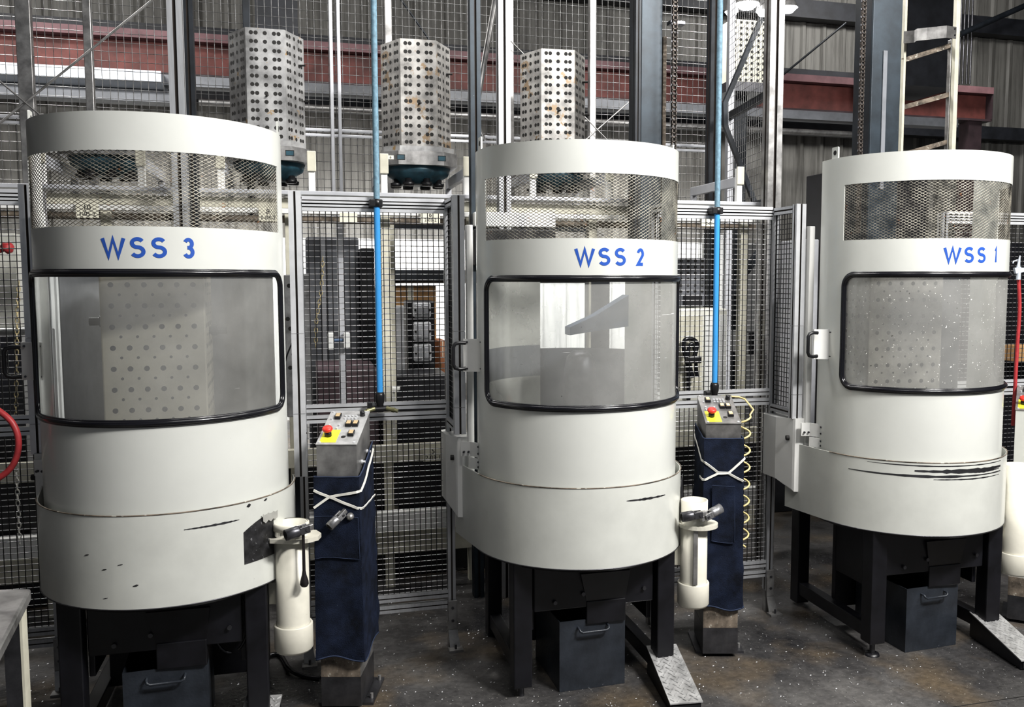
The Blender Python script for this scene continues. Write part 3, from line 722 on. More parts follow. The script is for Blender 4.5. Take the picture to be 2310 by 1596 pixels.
# universal joints
def joint(name, label, p, d, s=1, group='socket joints', mt=fit_grey):
    """swivel socket: cylinder with a dark bore, forked yoke and cross block; d = pointing direction of the open end"""
    d = Vector(d).normalized(); q = d.to_track_quat('Z', 'Y').to_matrix().to_4x4(); M = Matrix.Translation(p) @ q
    t = thing(name, label, 'tool', p, 0, group); I = Matrix.Translation(p).inverted()
    a = MB(); a.lathe([(0, .0), (.017*s, 0), (.021*s, .008*s), (.021*s, .055*s), (.016*s, .056*s), (.015*s, .045*s), (0, .045*s)], mt, (0, 0, 0), 20, I @ M); a.lathe([(.0151*s, .0565*s), (.013*s, .05*s), (0, .046*s)], hole, (0, 0, 0), 16, I @ M); a.build('socket', t)
    b = MB(); b.bbox(-.018*s, -.010*s, -.014*s, .014*s, -.034*s, .004*s, mt, .002, I @ M); b.bbox(.010*s, .018*s, -.014*s, .014*s, -.034*s, .004*s, mt, .002, I @ M); b.build('yoke', t)
    c = MB(); c.bbox(-.010*s, .010*s, -.011*s, .011*s, -.052*s, -.012*s, steel, .003, I @ M); c.tube((I @ M) @ Vector((-.021*s, 0, -.022*s)), (I @ M) @ Vector((.021*s, 0, -.022*s)), .006*s, steel_dk, 10); c.build('cross_block', t)
    return t
CAMR = Vector((math.cos(YAW), -math.sin(YAW), 0)); CAMF = Vector((math.sin(YAW), math.cos(YAW), 0)); UPV = Vector((0, 0, 1))
def cp(x, y, Y):
    """point at camera-depth Y on the sight line of a photo pixel"""
    d = ray(x, y); k = Y/(d.x*CAMF.x+d.y*CAMF.y); return Vector((0, 0, H))+d*k
joint('socket_joint', 'grey swivel socket poking out of the navy apron on the bare steel pedestal', cp(762, 1170, 3.91), (-.75, -.45, -.6), .98)
# chrome knob poking out of the apron
kp = cp(790, 1166, 3.925); k = MB(); k.lathe([(0, -.03), (.012, -.02), (.017, -.006), (.017, .004), (.010, .014), (0, .017)], steel, (0, 0, 0), 16, Matrix.Rotation(PI/2, 4, 'X'))
o = k.build('metal_knob'); o.location = kp; tag(o, 'round metal knob poking through the apron above its pocket', 'knob')

# ================================================================== UPRIGHT PLASTIC TUBES WITH TOOL RESTS
def cp(x, y, Y):
    d = ray(x, y); k = Y/(d.x*CAMF.x+d.y*CAMF.y); return Vector((0, 0, H))+d*k
def tubepipe(X, Y, label, zbot, ztop, zfl, rad, cap=True, style=0):
    q_ = cp(X, CY+280, Y); x, y = q_.x, q_.y; t = thing('tool_tube', label, 'tube', (x, y, 0), -YAW)
    MB().lathe([(rad, zbot+.02), (rad, ztop), (rad-.008, ztop), (rad-.008, ztop-.35), (0, ztop-.36)], pvc, (0, 0, 0), 44).build('tube_body', t)
    if cap: MB().lathe([(0, zbot), (rad+.004, zbot), (rad+.012, zbot+.012), (rad+.012, zbot+.115), (rad+.009, zbot+.120), (rad+.0015, zbot+.118)], pvc, (0, 0, 0), 44).build('end_cap', t)
    if style == 0:
        o = rrect(0, 0, .235, .165, .075, 6); pts = [(-.118, -.012), (-.07, -.075), (.03, -.088), (.09, -.07), (.125, -.03), (.125, .02), (.09, .07), (-.04, .085), (-.1, .04)]
        MB().prism(pts, 'z', zfl-.012, zfl+.006, pvc).build('tool_rest', t)
        h = MB(); h.lathe([(0, zfl+.0075), (.018, zfl+.0075)], hole, (-.062, -.045, 0), 16); h.build('rest_hole', t)
        MB().lathe([(rad+.001, 0), (rad+.006, 0), (rad+.006, .028), (rad+.001, .030)], pvc, (0, 0, ztop-.028), 44).build('rim', t)
    elif style == 1:
        M_ = [(1.45*rad*math.cos(a)+.02, 1.35*rad*math.sin(a)-.005) for a in [2*PI*i/28 for i in range(28)]]
        MB().prism(M_, 'z', zfl-.014, zfl+.004, pvc).build('tool_rest', t)
        MB().bbox(-.014, .008, -rad-.014, -rad-.002, zbot+.125, zfl-.014, steel, .002).build('support_strip', t)
    a = math.pi*.55+.2
    k = MB(); k.bbox(-rad-.035, -rad+.01, .0, .03, zbot+.2, zbot+.3, cream_flat, .003); k.build('mounting_strap', t)
    return t
T1Y = 3.81
tb1 = tubepipe(654, T1Y, 'cream plastic tool tube with a rest plate beside booth WSS 3', .36, .928, .868, .0705)
T2Y = 4.35
tb2 = tubepipe(1567, T2Y, 'cream plastic tool tube with two sockets resting on its flange', .36, .893, .775, .0665, style=1)
tb3 = tubepipe(2300, 4.84, 'wide cream tube under the cream pedestal beyond booth WSS 1', .36, .965, .975, .080, style=2)
joint('socket_joint', 'dark swivel socket lying on the rest plate beside booth WSS 3', cp(676, 1198, T1Y-.10), (-.9, -.4, -.15), 1.15, mt=steel_dk)
joint('socket_joint', 'dark swivel socket lying on the flange of the second tube', cp(1566, 1163, T2Y-.10), (-1, .1, -.12), 1.15, mt=steel_dk)
joint('socket_joint', 'bright swivel socket tipped up on the flange of the second tube', cp(1603, 1160, T2Y-.08), (1, .15, .38), 1.15, mt=fit_grey)
lv = MB(); a = cp(684, 1203, T1Y-.085); b = cp(686, 1294, T1Y-.085)
lv.tube(a, b, .0062, bronze, 10, r1=.0068); o = lv.build('shift_lever'); tag(o, 'dark bronze lever hanging down the front of the tool tube', 'lever')
kb = MB(); kb.lathe([(0, -.040), (.012, -.038), (.0185, -.028), (.0175, -.014), (.010, .012), (.007, .03)], bronze, tuple(b+Vector((0, 0, -.02))), 20); kb.build('lever_knob', o)
bf = MB().tube(cp(686, 1325, T1Y+.1), cp(686, 1325, T1Y+.1)+Vector((0, 0, .001)), .001, bronze, 4) if False else None

# ================================================================== BLUE AIR DROP PIPES
def airpipe(px, py_bot, label, t=4.63, ztop=4.6, out=((-1, 0), (1, 0))):
    bot = at(px, py_bot, t=t); x, y = bot.x, t
    o = thing('air_pipe', label, 'pipe', (x, y, bot.z)); zc = 2.362-bot.z; zt = ztop-bot.z
    MB().tube((0, 0, 0), (0, 0, zc), .0155, pipe_blue, 20).build('clean_pipe', o)
    MB().tube((0, 0, zc), (.0, 0, zt), .0155, pipe_dust, 20).build('dusty_pipe', o)
    c = MB(); c.bbox(-.038, .028, -.022, .055, zc-.02, zc+.018, black, .005); c.lathe([(.0165, -.02), (.024, -.018), (.024, .018), (.0165, .02)], black, (0, 0, zc), 16); c.build('pipe_clamp', o)
    m = MB(); m.lathe([(.012, .012), (.021, .010), (.025, -.005), (.024, -.035), (.018, -.05), (.018, -.085), (0, -.088)], black, (0, 0, 0), 20)
    m.tube((-.05, -.01, -.075), (.05, -.01, -.075), .0145, black, 12); m.bbox(-.065, -.040, -.03, .01, -.075, -.035, black, .004); m.build('manifold', o)
    for s, dz_ in out:
        k = MB(); p = Vector((s*.03, -.02, -.070)); d = Vector((s*.85, -.35, -.22)) if dz_ == 0 else Vector((s*1, -.05, .03)); d.normalize()
        k.tube(p, p+d*.03, .011, brass, 10); k.tube(p+d*.03, p+d*.045, .0135, brass, 6); k.tube(p+d*.045, p+d*.062, .010, brass, 10); k.build('brass_coupling', o)
    return o, Vector((x, y, bot.z))
airpipe(857, 890, 'blue air drop pipe above the bare steel pedestal')
ap2, ab = airpipe(1612, 868, 'blue air drop pipe above the grimy steel pedestal', out=((-1, 0), (1, 1)))
# yellow coiled hose
pts = [ab+Vector((.09, -.03, -.068)), ab+Vector((.13, -.04, -.07))]
x0 = cp(1676, 930, 4.75); top_ = cp(1680, 928, 4.75)
N = 14; zz0, zz1 = cp(1680, 935, 4.78).z, .45; cx_, cy_ = top_.x-.005, top_.y
turns = int((zz0-zz1)/.092)
pts += [ab+Vector((.17, -.045, -.085)), Vector((cx_+.045, cy_-.02, zz0+.03))]
for i in range(turns*16):
    a = i/16*2*PI; pts.append(Vector((cx_+.036*math.cos(a), cy_-.036*math.sin(a), zz0-.092*i/16)))
o = MB().path(pts, .0052, hose_yel, 8).build('coiled_air_hose'); tag(o, 'yellow coiled air hose hanging beside the grimy pedestal', 'hose')

# ================================================================== HOSES, CABLES, CHAINS, TABLE
def smooth(pts, n=10):
    P_ = [Vector(p) for p in pts]; out = []
    for i in range(len(P_)-1):
        a, b, c, d = P_[max(i-1, 0)], P_[i], P_[i+1], P_[min(i+2, len(P_)-1)]
        for k in range(n):
            u = k/n; out.append(.5*((2*b)+(c-a)*u+(2*a-5*b+4*c-d)*u*u+(3*b-a-3*c+d)*u**3))
    return out+[P_[-1]]
o = MB().path(smooth([cp(-60, 890, 3.6), cp(-10, 922, 3.6), cp(28, 955, 3.6), cp(42, 1000, 3.6), cp(30, 1048, 3.6), cp(-5, 1080, 3.6), cp(-60, 1095, 3.6)]), .0125, hose_red, 12).build('red_air_hose'); tag(o, 'thick red hose looping at the left edge beside booth WSS 3', 'hose')
o = MB().path(smooth([cp(2298, 632, 5.3), cp(2300, 700, 5.3), cp(2295, 780, 5.3), cp(2290, 870, 5.3), cp(2285, 960, 5.35)]), .0105, hose_red, 10).build('red_air_hose'); tag(o, 'red hose hanging from the air gun beyond booth WSS 1', 'hose')
g = thing('air_gun', 'silver air gun hung on the fence beyond booth WSS 1', 'tool', cp(2298, 610, 5.28), -YAW)
MB().tube((0, 0, -.055), (0, 0, .02), .013, ductm, 12).build('grip', g); MB().prism([(-.03, .015), (.03, .015), (.03, -.01), (-.02, -.02)], 'y', -.011, .011, ductm).build('gun_body', g)
MB().tube((-.004, 0, .015), (.004, 0, .085), .011, ductm, 10, r1=.004).build('nozzle', g); MB().path([(-.01, 0, .06), (-.032, 0, .052), (-.036, 0, .04)], .004, ductm, 6).build('trigger', g)
o = MB().path(smooth([(-.30, 4.72, .02), tuple(cp(628, 1478, 4.55)), tuple(cp(655, 1512, 4.35)), tuple(cp(690, 1528, 4.3)), tuple(cp(722, 1532, 4.28))]), .012, rubber, 10).build('floor_cable'); tag(o, 'black cable curving along the floor to the bare steel pedestal', 'cable')
P = at(520, 1400, t=4.0); o = MB().path([P+Vector((.075*math.cos(a*PI/16), 0, .145*math.sin(a*PI/16))) for a in range(-6, 25)], .006, rubber, 8).build('cable_loop'); tag(o, 'thin black cable loop hanging under booth WSS 3', 'cable')
o = MB().path(smooth([cp(644, 815, 4.5), cp(650, 795, 4.5), cp(661, 770, 4.52)]), .004, rubber, 6).build('lever_rod'); tag(o, 'short thin black rod leaning out beside the window of WSS 3', 'rod')
def chain(name, label, pts, pitch, r, mt, group=None):
    mb = MB(); P_ = smooth(pts, 12); d = 0; k = 0; last = P_[0]
    i = 0
    pos = P_[0]; acc = []
    L_ = 0
    for a, b in zip(P_, P_[1:]):
        seg_ = (b-a).length
        while L_ <= seg_:
            acc.append((a+(b-a)*(L_/seg_), (b-a).normalized())); L_ += pitch
        L_ -= seg_
    for j, (p, dr) in enumerate(acc):
        q = dr.to_track_quat('Z', 'Y').to_matrix(); R2_ = Matrix.Rotation((j % 2)*PI/2, 3, 'Z')
        ring = [p+q @ (R2_ @ Vector((pitch*.32*math.cos(a*PI/4), 0, pitch*.62*math.sin(a*PI/4)))) for a in range(8)]
        mb.path(ring, r, mt, 5, closed=True)
    o = mb.build(name); tag(o, label, 'chain', group); return o
chain('chain', 'yellowed chain hanging inside the fence above the red hose', [at(42, 640, t=5.3), at(38, 760, t=5.3), at(36, 950, t=5.3)], .028, .0028, chainm)
chain('chain', 'pale chain hanging below the red hose', [at(36, 1050, t=5.0), at(40, 1130, t=5.0), at(44, 1225, t=5.0)], .028, .0028, tie)
# work table at the left edge
t = thing('work_table', 'worn steel topped work table at the left front corner', 'table')
A = cp(70, 1325, 3.35); A.z = .87; A = at(70, 1328, z=.87); B = at(0, 1462, z=.87); dv = (B-A).normalized(); lv_ = Vector((-dv.y, dv.x, 0)) if Vector((-dv.y, dv.x, 0)).x < 0 else Vector((dv.y, -dv.x, 0))
lv_ = (at(-200, 1334, z=.87)-A).normalized()
mb = MB(); c = [A, A+dv*1.2, A+dv*1.2+lv_*.9, A+lv_*.9]
vs = [Vector((p.x, p.y, z)) for z in (.825, .87) for p in c]
mb.add(vs, [(0, 1, 2, 3), (7, 6, 5, 4), (0, 4, 5, 1), (1, 5, 6, 2), (2, 6, 7, 3), (3, 7, 4, 0)], steel); tp = mb.build('table_top', t)
bv = tp.modifiers.new('edge', 'BEVEL'); bv.width = .008; bv.segments = 2
for p in (A+dv*.06+lv_*.05, A+dv*1.1+lv_*.05, A+dv*1.1+lv_*.85, A+dv*.06+lv_*.85):
    MB().box(p.x-.03, p.x+.022, p.y-.03, p.y+.03, 0, .825, steel_dk).box(p.x+.022, p.x+.03, p.y-.031, p.y+.03, 0, .825, cream_flat).build('leg', t)

# ================================================================== STOCKER BEHIND THE BOOTHS: BEAMS, STANDS, PALLETS, HEXAGONAL BLOCKS
TS = 5.62
def zat(x, y, t): return at(x, y, t=t).z
def sat(x, y, t): return at(x, y, t=t).x
zl = zat(850, 441, TS)
t = thing('stocker_frame', 'cream and grey beam frame carrying the pallet stands behind the fences', 'frame', (0, TS, 0))
MB().bbox(-3.2, 3.05, -.06, .10, zl-.012, zl+.012, ledge, .003).build('top_ledge', t)
z1, z0 = zat(850, 452, TS), zat(850, 474, TS)
MB().bbox(-3.2, 3.05, .02, .06, z0, z1, cream_flat, .003).build('beam', t)
z1, z0 = zat(850, 476, TS), zat(850, 487, TS)
MB().bbox(-3.2, 3.05, -.05, .0, z0, z1, white, .003).build('beam', t)
MB().bbox(-3.2, 3.05, .10, .16, zat(850, 503, TS), zat(850, 488, TS), rust, .003).build('beam', t)
zb1 = zat(900, 1003, TS); MB().bbox(-3.2, 3.05, -.03, .03, zat(900, 1042, TS), zb1, cream_flat, .003).build('beam', t)
zc1 = zat(900, 1150, TS); MB().bbox(-3.2, 3.05, -.06, .0, zat(900, 1192, TS), zc1, white, .003).build('beam', t)
MB().bbox(-3.2, 3.05, .05, .12, zat(900, 1255, TS), zat(900, 1205, TS), cream_flat, .003).build('beam', t)
for px in (70, 232, 408, 655, 873, 1067, 1345, 1690):
    s = sat(px, 600 if px > 300 else 480, TS); MB().bbox(s-.028, s+.028, .07, .13, 0, zl-.02, cream_flat, .003).build('post', t)
s = sat(885, 950, TS+.3); MB().lathe([(.02, 0), (.02, .30), (.055, .31), (.055, .33)], white, (s, .3, zb1), 20).build('stub_post', t)
def plate(px0, px1, py0, py1, a, b, label, tt=TS-.075):
    p = at(px0, py0, t=tt); q = at(px1, py1, t=tt); w, h = q.x-p.x, p.z-q.z
    o = thing('number_plate', label, 'sign', ((p.x+q.x)/2, tt, (p.z+q.z)/2)); MB().box(-w/2, w/2, 0, .004, -h/2, h/2, plate_m).build('sign_board', o)
    if not a: return
    text_on('lettering', a, h*.52, ink, (0, -.0015, h*.20), (PI/2, 0, 0), o); text_on('lettering', b, h*.40, ink, (0, -.0015, -h*.24), (PI/2, 0, 0), o)
plate(949, 993, 477, 504, '6', '2-03-2', 'ivory number plate reading 6 over 2-03-2')
plate(170, 223, 458, 492, '10', '1-05-2', 'ivory number plate reading 10 over 1-05-2')
plate(583, 627, 468, 500, '8', '1-04-2', 'ivory number plate behind the mesh near the right edge of booth WSS 3')
plate(1583, 1624, 487, 511, '4', '2-01-2', 'ivory number plate reading 4 over 2-01-2')
plate(955, 999, 1010, 1040, '5', '2-03-1', 'ivory number plate reading 5 on the low cream beam')
plate(766, 806, 480, 502, '', '', 'blank ivory plate on the white beam behind the fence')

TT = 6.05
def stand(s, label):
    t = thing('pallet_stand', label, 'stand', (s, TT, zl+.012)); h = STZ-.03-zl
    for k in (-1, 1):
        x = k*.255
        MB().bbox(x-.02, x+.02, -.46, -.42, 0, h+.10, white, .004).build('post', t)
        MB().bbox(x-.026, x+.026, -.475, -.46, h-.01, h+.11, cream_flat, .004).build('end_cap', t)
        MB().bbox(x-.018, x+.018, -.42, .32, h-.02, h+.045, ledge, .004).build('arm', t)
        MB().bbox(x-.02, x+.02, .28, .32, 0, h-.02, ledge, .004).build('post', t)
    return t
STZ = zat(955, 385, 5.6)
def pallet(s, z, label):
    t = thing('pallet', label, 'pallet', (s, TT, z)); w = .245; c = .10
    o = [(-w+c, -w), (w-c, -w), (w, -w+c), (w, w-c), (w-c, w), (-w+c, w), (-w, w-c), (-w, -w+c)]
    MB().prism([(x*.93, y*.93) for x, y in o], 'z', .10, .135, tomb_al).build('top_plate', t)
    b = MB(); b.prism(o, 'z', .015, .10, steel)
    for x in (-.13, .13): b.box(x-.022, x+.022, -w-.001, -w+.02, .045, .072, tealblue); b.box(x-.026, x+.026, -w-.0008, -w, .041, .076, hole)
    b.build('pallet_body', t)
    u = MB(); u.lathe([(0, -.09), (.13, -.09), (.15, -.065), (.205, -.03), (.22, .015), (0, .015)], tealblue, (0, 0, 0), 36)
    u.build('underside', t)
    for a in range(8):
        f = MB(); x, y = .15*math.cos(a*PI/4+.3), .15*math.sin(a*PI/4+.3); f.lathe([(0, -.108), (.030, -.108), (.036, -.102), (.036, -.085), (.022, -.080), (.022, -.06), (0, -.06)], black, (x, y, 0), 12); f.build('clamp_stud', t)
    return t
def hexblock(s, zb, h, rz, mt, label, side=.226):
    t = thing('hexagonal_fixture', label, 'fixture', (s, TT, zb), rz, 'six-sided drilled fixture blocks on the stocker'); mb = MB()
    ap = side*math.sqrt(3)/2; V = [(side*math.cos(a), side*math.sin(a)) for a in [math.radians(-120+60*i) for i in range(6)]]
    mb.prism(V, 'z', 0, h, mt)
    hm = mb
    for i in range(6):
        M = Matrix.Rotation(i*PI/3, 4, 'Z')
        for r in range(13):
            z = h*(r+.55)/13.1
            for X in (-.355, -.235, 0, .235, .355):
                rr = .0125; x = X*side
                hm.add([M @ Vector((x+rr*math.cos(a*PI/5), -ap-.0007, z+rr*math.sin(a*PI/5))) for a in range(10)], [list(range(10))], hole)
    mb.build('block', t)
    for i, X, z in ((0, 0, h*.40), (1, .1, h*.42), (1, .06, h*.74)):
        M = Matrix.Rotation(i*PI/3, 4, 'Z'); MB().tube(M @ Vector((X, -ap, z)), M @ Vector((X+.01, -ap-.035, z)), .006, hole, 8).build('pin', t)
    return t
zp = zat(955, 372, TT-.245)-.015
s1c, s2c, s3c = sat(598, 100, TT-.19), sat(953, 120, TT-.19), sat(1268, 150, TT-.19)-.012
d = (s3c-s1c)/2; cs = {0: s1c-d, 1: s1c, 2: (s1c+s3c)/2, 3: s3c, 4: s3c+d}
ztop = zat(955, 90, TT-.19)
for i, lab_ in ((0, 'white pallet stand seen through the mesh of booth WSS 3, under the empty pallet'), (1, 'white pallet stand just right of the top of booth WSS 3'), (2, 'white pallet stand above the fence between WSS 3 and WSS 2'), (3, 'white pallet stand behind the mesh of booth WSS 2'), (4, 'empty white pallet stand right of booth WSS 2')): stand(cs[i], lab_)
for i, lab_ in ((0, 'blue bottomed empty pallet seen through the mesh of booth WSS 3'), (1, 'grey pallet under the clean six-sided block behind booth WSS 3'), (2, 'grey octagonal pallet above the fence between WSS 3 and WSS 2'), (3, 'grey pallet behind the top ring of booth WSS 2')): pallet(cs[i], zp, lab_)
hexblock(cs[1], zp+.135, ztop-zp-.135, 0, tomb_al, 'clean grey six-sided drilled block above the right side of booth WSS 3')
hexblock(cs[2], zp+.135, ztop-zp-.135, math.radians(-2), tomb_al2, 'stained six-sided drilled block right of the first blue pipe')
hexblock(cs[3], zp+.135, ztop-zp-.135, math.radians(-5), tomb_al2, 'rust streaked six-sided drilled block above booth WSS 2')
MB().box(-.018, .018, 0, .003, -.012, .012, plate_m)
o = thing('pallet_tag', 'small ivory tag reading 6 on the corner of the octagonal pallet', 'sign', at(881, 355, t=TT-.25)); MB().box(-.020, .020, 0, .003, -.012, .012, plate_m).build('sign_board', o); text_on('lettering', '6', .022, ink, (0, -.0012, 0), (PI/2, 0, 0), o)

# ================================================================== TALL WIRE PARTITION AND MASTS
TP = 6.75; zp0, zp1 = zl-.1, 4.75
t = thing('wire_partition', 'tall galvanised wire partition behind the six-sided blocks', 'fence', (0, TP, 0))
xs = [(-40, .05, steel), (60, .09, steel), (203, .05, steel), (560, .05, coldark), (748, .024, ledge), (765, .024, ledge), (877, .05, steel), (1335, .05, steel), (1150, .05, steel)]
for px, w, mt in xs:
    s = sat(px, 180, TP); MB().bbox(s-w/2, s+w/2, -.03, .03, zp0, zp1, mt, .004).build('post', t)
s_l, s_r = sat(-60, 180, TP), sat(1600, 180, TP)
grid('wire_mesh', t, (s_l, 0, zp0), (1, 0, 0), (0, 0, 1), s_r-s_l, zp1-zp0, .048, .0021, wire_f, wire_f, 4, .062)
for y in (299, 311):
    z = zat(850, y, TP); MB().bbox(s_l, s_r, -.02, .02, z-.010, z+.010, ledge, .003).build('rail', t)
z = zat(30, 272, TP)
def rod(name, label, a, b, r, mt, cat='rod'): return tag(MB().tube(a, b, r, mt, 8).build(name), label, cat)
rod('brace_rod', 'long thin diagonal rod crossing the wire partition above booth WSS 3', at(348, -3, t=TP-.08), at(-2, 279, t=TP-.08), .008, steel)
rod('brace_rod', 'short thin diagonal rod at the left edge of the wire partition', at(-2, 182, t=TP-.10), at(93, 262, t=TP-.10), .006, steel)
rod('brace_rod', 'dark thin diagonal rod above the stained six-sided block', at(903, -3, t=TP+.4), at(972, 95, t=TP+.4), .008, coldark)
rod('brace_rod', 'thin rod rising to the right behind the rust streaked block', at(1322, 315, t=TP-.08), at(1425, 225, t=TP-.08), .005, steel)
rod('brace_rod', 'thin rod falling to the right behind the rust streaked block', at(1150, 90, t=TP-.1), at(1372, 318, t=TP-.1), .005, steel)
rod('brace_rod', 'thin dark rod across the wall right of the lamp cluster', at(1765, 170, t=10.8), at(1908, 52, t=10.8), .014, coldark)
o = MB(); a, b, c = at(1118, -5, t=5.5), at(1070, 268, t=5.5), at(1092, 318, t=5.5); o.tube(a, b, .018, steel, 10); o.tube(b, c, .015, steel, 10); o.lathe([(0, -.02), (.024, -.02), (.024, .02), (0, .02)], steel_dk, tuple(b), 12); tag(o.build('knee_brace'), 'grey tubular knee brace left of the top of booth WSS 2', 'brace')
def upright(name, label, px, py, t_, w, d, mt, z0=0, z1=5.2, grooves=True):
    s = sat(px, py, t_)
    mb = MB()
    if grooves: profile(mb, (s, t_, z0), (s, t_, z1), w, d, mt)
    else: mb.bbox(s-w/2, s+w/2, t_-d/2, t_+d/2, z0, z1, mt, .004)
    return tag(mb.build(name), label, 'post')
upright('upright_post', 'bright aluminium post rising behind booth WSS 3', 398, 130, 5.35, .075, .08, alu, 0)
upright('upright_post', 'dark grooved post beside the bright one behind booth WSS 3', 427, 130, 5.5, .055, .06, coldark, 0)
upright('upright_post', 'slate blue post left of the top of booth WSS 2', 1070, 130, 5.4, .062, .08, colblue, 0)
upright('upright_post', 'bright aluminium post behind the left of booth WSS 2', 1135, 130, 5.35, .072, .08, alu, 0)
upright('upright_post', 'thin dark post at the left flank of the first slate mast', 1435, 130, 5.3, .035, .08, coldark, 0)
upright('upright_post', 'dark grooved post right behind the second blue pipe', 1608, 200, 6.35, .075, .08, coldark, 0)
upright('upright_post', 'wide grooved aluminium post under the lamp cluster', 1743, 250, 5.45, .10, .09, steel, 0)
def mast(px0, px1, py, t_, label, strip):
    a, b = sat(px0, py, t_), sat(px1, py, t_); t = thing('mast', label, 'mast', ((a+b)/2, t_, 0)); w = b-a
    m = MB(); m.bbox(-w/2, w/2, 0, .02, 0, 5.3, colblue, .003); m.bbox(-w/2, -w/2+.02, .02, .22, 0, 5.3, coldark, .003); m.bbox(w/2-.02, w/2, .02, .22, 0, 5.3, coldark, .003); m.build('mast_channel', t)
    if strip:
        x = w/2+.018; MB().bbox(x-.012, x+.012, .0, .03, 0, zat(strip[0], strip[1], t_), rust, .003).build('guide_strip', t)
    return t
mast(1447, 1494, 130, 5.3, 'slate blue steel mast rising behind the right of booth WSS 2', (1500, 82))
mast(1968, 2033, 130, 5.6, 'slate blue steel mast rising behind booth WSS 1', None)
s = sat(1997, 200, 5.585); o = MB().bbox(s-.016, s+.016, 5.590, 5.598, 2.62, zat(2000, 113, 5.58), greyduct, .002).build('wear_strip'); tag(o, 'worn pale strip on the mast behind booth WSS 1', 'strip')
def rollerchain(label, px, t_, z0, z1):
    s = sat(px, 150, t_); mb = MB(); z = z0; k = 0
    while z < z1:
        mb.tube((s-.016, t_, z), (s+.016, t_, z), .0085, chaindk, 6)
        for q in (-1, 1): mb.bbox(s+q*.012-.003, s+q*.012+.003, t_-.011, t_+.011, z-.006, z+.030, chaindk, .001)
        if k % 2: mb.bbox(s-.021, s+.021, t_-.004, t_+.004, z-.003, z+.010, steel_dk, .001)
        z += .026; k += 1
    return tag(mb.build('lifting_chain'), label, 'chain')
rollerchain('heavy roller chain hanging right of booth WSS 2', 1521, 5.2, 2.2, 4.6)
rollerchain('heavy roller chain hanging in front of the second mast', 1945, 5.4, 2.3, 4.8)
p = at(1525, 52, t=5.25); o = MB().bbox(p.x-.045, p.x+.055, 5.23, 5.29, p.z-.012, p.z+.012, steel_dk, .003).build('chain_bracket'); tag(o, 'small dark bracket across the chain right of booth WSS 2', 'bracket')

# side partition receding to the right of booth 2
t = thing('wire_partition', 'narrow wire partition receding under the lamp cluster', 'fence', (3.03, 5.45, 0))
grid('wire_mesh', t, (0, .06, zl+.02), (.15, .989, 0), (0, 0, 1), .95, 2.1, .048, .0020, wire_f, wire_f, 4, .050)
for py in (204, 455): z = zat(1729, py, 5.5); MB().prism([(0, .04), (.14, .98), (.17, .98), (.03, .04)], 'z', z-.03, z+.03, coldark).build('rail', t)
MB().bbox(.13, .18, .95, 1.0, 0, 4.8, ledge, .004).build('post', t)
o = MB(); a, b, c, d_ = at(1717, 42, t=5.9), at(1634, 235, t=5.9), at(1636, 285, t=5.9), at(1703, 460, t=5.9)
o.path([a, b, c, d_], .02, coldark, flat=(.032, .032)); tag(o.build('bent_brace'), 'dark bent square brace between the second blue pipe and the aluminium post', 'brace')

# ladder frame, steel bracket right of the second mast
t = thing('guide_frame', 'rusty ladder-like steel frame beside the second mast', 'frame', (0, 0, 0))
TL = 5.9
def vb(px, pyt, pyb, t_, w, mt, name):
    s = sat(px, (pyt+pyb)/2, t_); MB().bbox(s-w/2, s+w/2, t_-.02, t_+.02, zat(px, pyb, t_), zat(px, pyt, t_), mt, .003).build(name, t)
vb(2154, -20, 345, TL, .035, cream_flat, 'upright'); vb(2141, 90, 345, TL+.05, .028, steel, 'upright'); vb(2037, -20, 345, TL+.1, .02, cream_flat, 'upright')
for x0, y0, x1, y1 in ((2036, 137, 2147, 102), (2036, 243, 2142, 213), (2050, 345, 2145, 318)):
    MB().path([at(x0, y0, t=TL+.1), at(x1, y1, t=TL+.05)], .02, rust, flat=(.034, .034)).build('rung', t)
o = MB(); P4 = [at(2038, 98, t=TL), at(2062, 96, t=TL-.06), at(2068, 92, t=TL-.06), at(2090, 90, t=TL-.1), at(2135, 85, t=TL-.1), at(2157, 88, t=TL-.04)]
vs = []
for i, p in enumerate(P4): vs += [p, Vector((p.x, p.y, p.z+.088))]
o.add(vs, [(2*i, 2*i+2, 2*i+3, 2*i+1) for i in range(5)], steel)
for x, y in ((2152, 66), (2152, 80)): q = at(x, y, t=TL-.045); o.tube(q, q+Vector((0, -.012, 0)), .006, steel_dk, 8)
tag(o.build('stepped_bracket', solid=.004), 'bent steel bracket joining the second mast to the ladder frame', 'bracket')

# ================================================================== BUILDING: WALL, GIRTS, CRANE BEAM
wallm = wall_mat('stained_wall_sheet', (.18, .177, .165), (.085, .082, .075)); wall_lo = wall_mat('lit_wall_sheet', (.74, .75, .74), (.52, .53, .53))  # lower wall sheet coloured paler for the light falling on it
TW = 13.0
def structure(o): o['kind'] = 'structure'; return o
mb = MB(); x = -12.0
pr = []
while x < 19:
    pr += [(x, TW), (x+.20, TW), (x+.235, TW-.035), (x+.285, TW-.035), (x+.32, TW)]; x += .36
def ext(z0, z1, mt): mb.add([Vector((p[0], p[1], z)) for z in (z0, z1) for p in pr], [(i, i+1, i+1+len(pr), i+len(pr)) for i in range(len(pr)-1)], mt)
ext(2.55, 8, wallm); ext(0, 2.55, wall_lo); structure(mb.build('wall_back'))
structure(MB().box(-12, 19, -6, TW+.2, -.12, 0, floor_mat()).build('floor'))
structure(MB().box(-12, 19, -6, TW+.2, 8, 8.1, girtm).build('ceiling'))
structure(MB().box(-12.1, -12, -6, TW+.2, 0, 8, wallm).build('wall_left')); structure(MB().box(19, 19.1, -6, TW+.2, 0, 8, wallm).build('wall_right'))
TB = 11.0
def zb(x, y): return zat(x, y, TB)
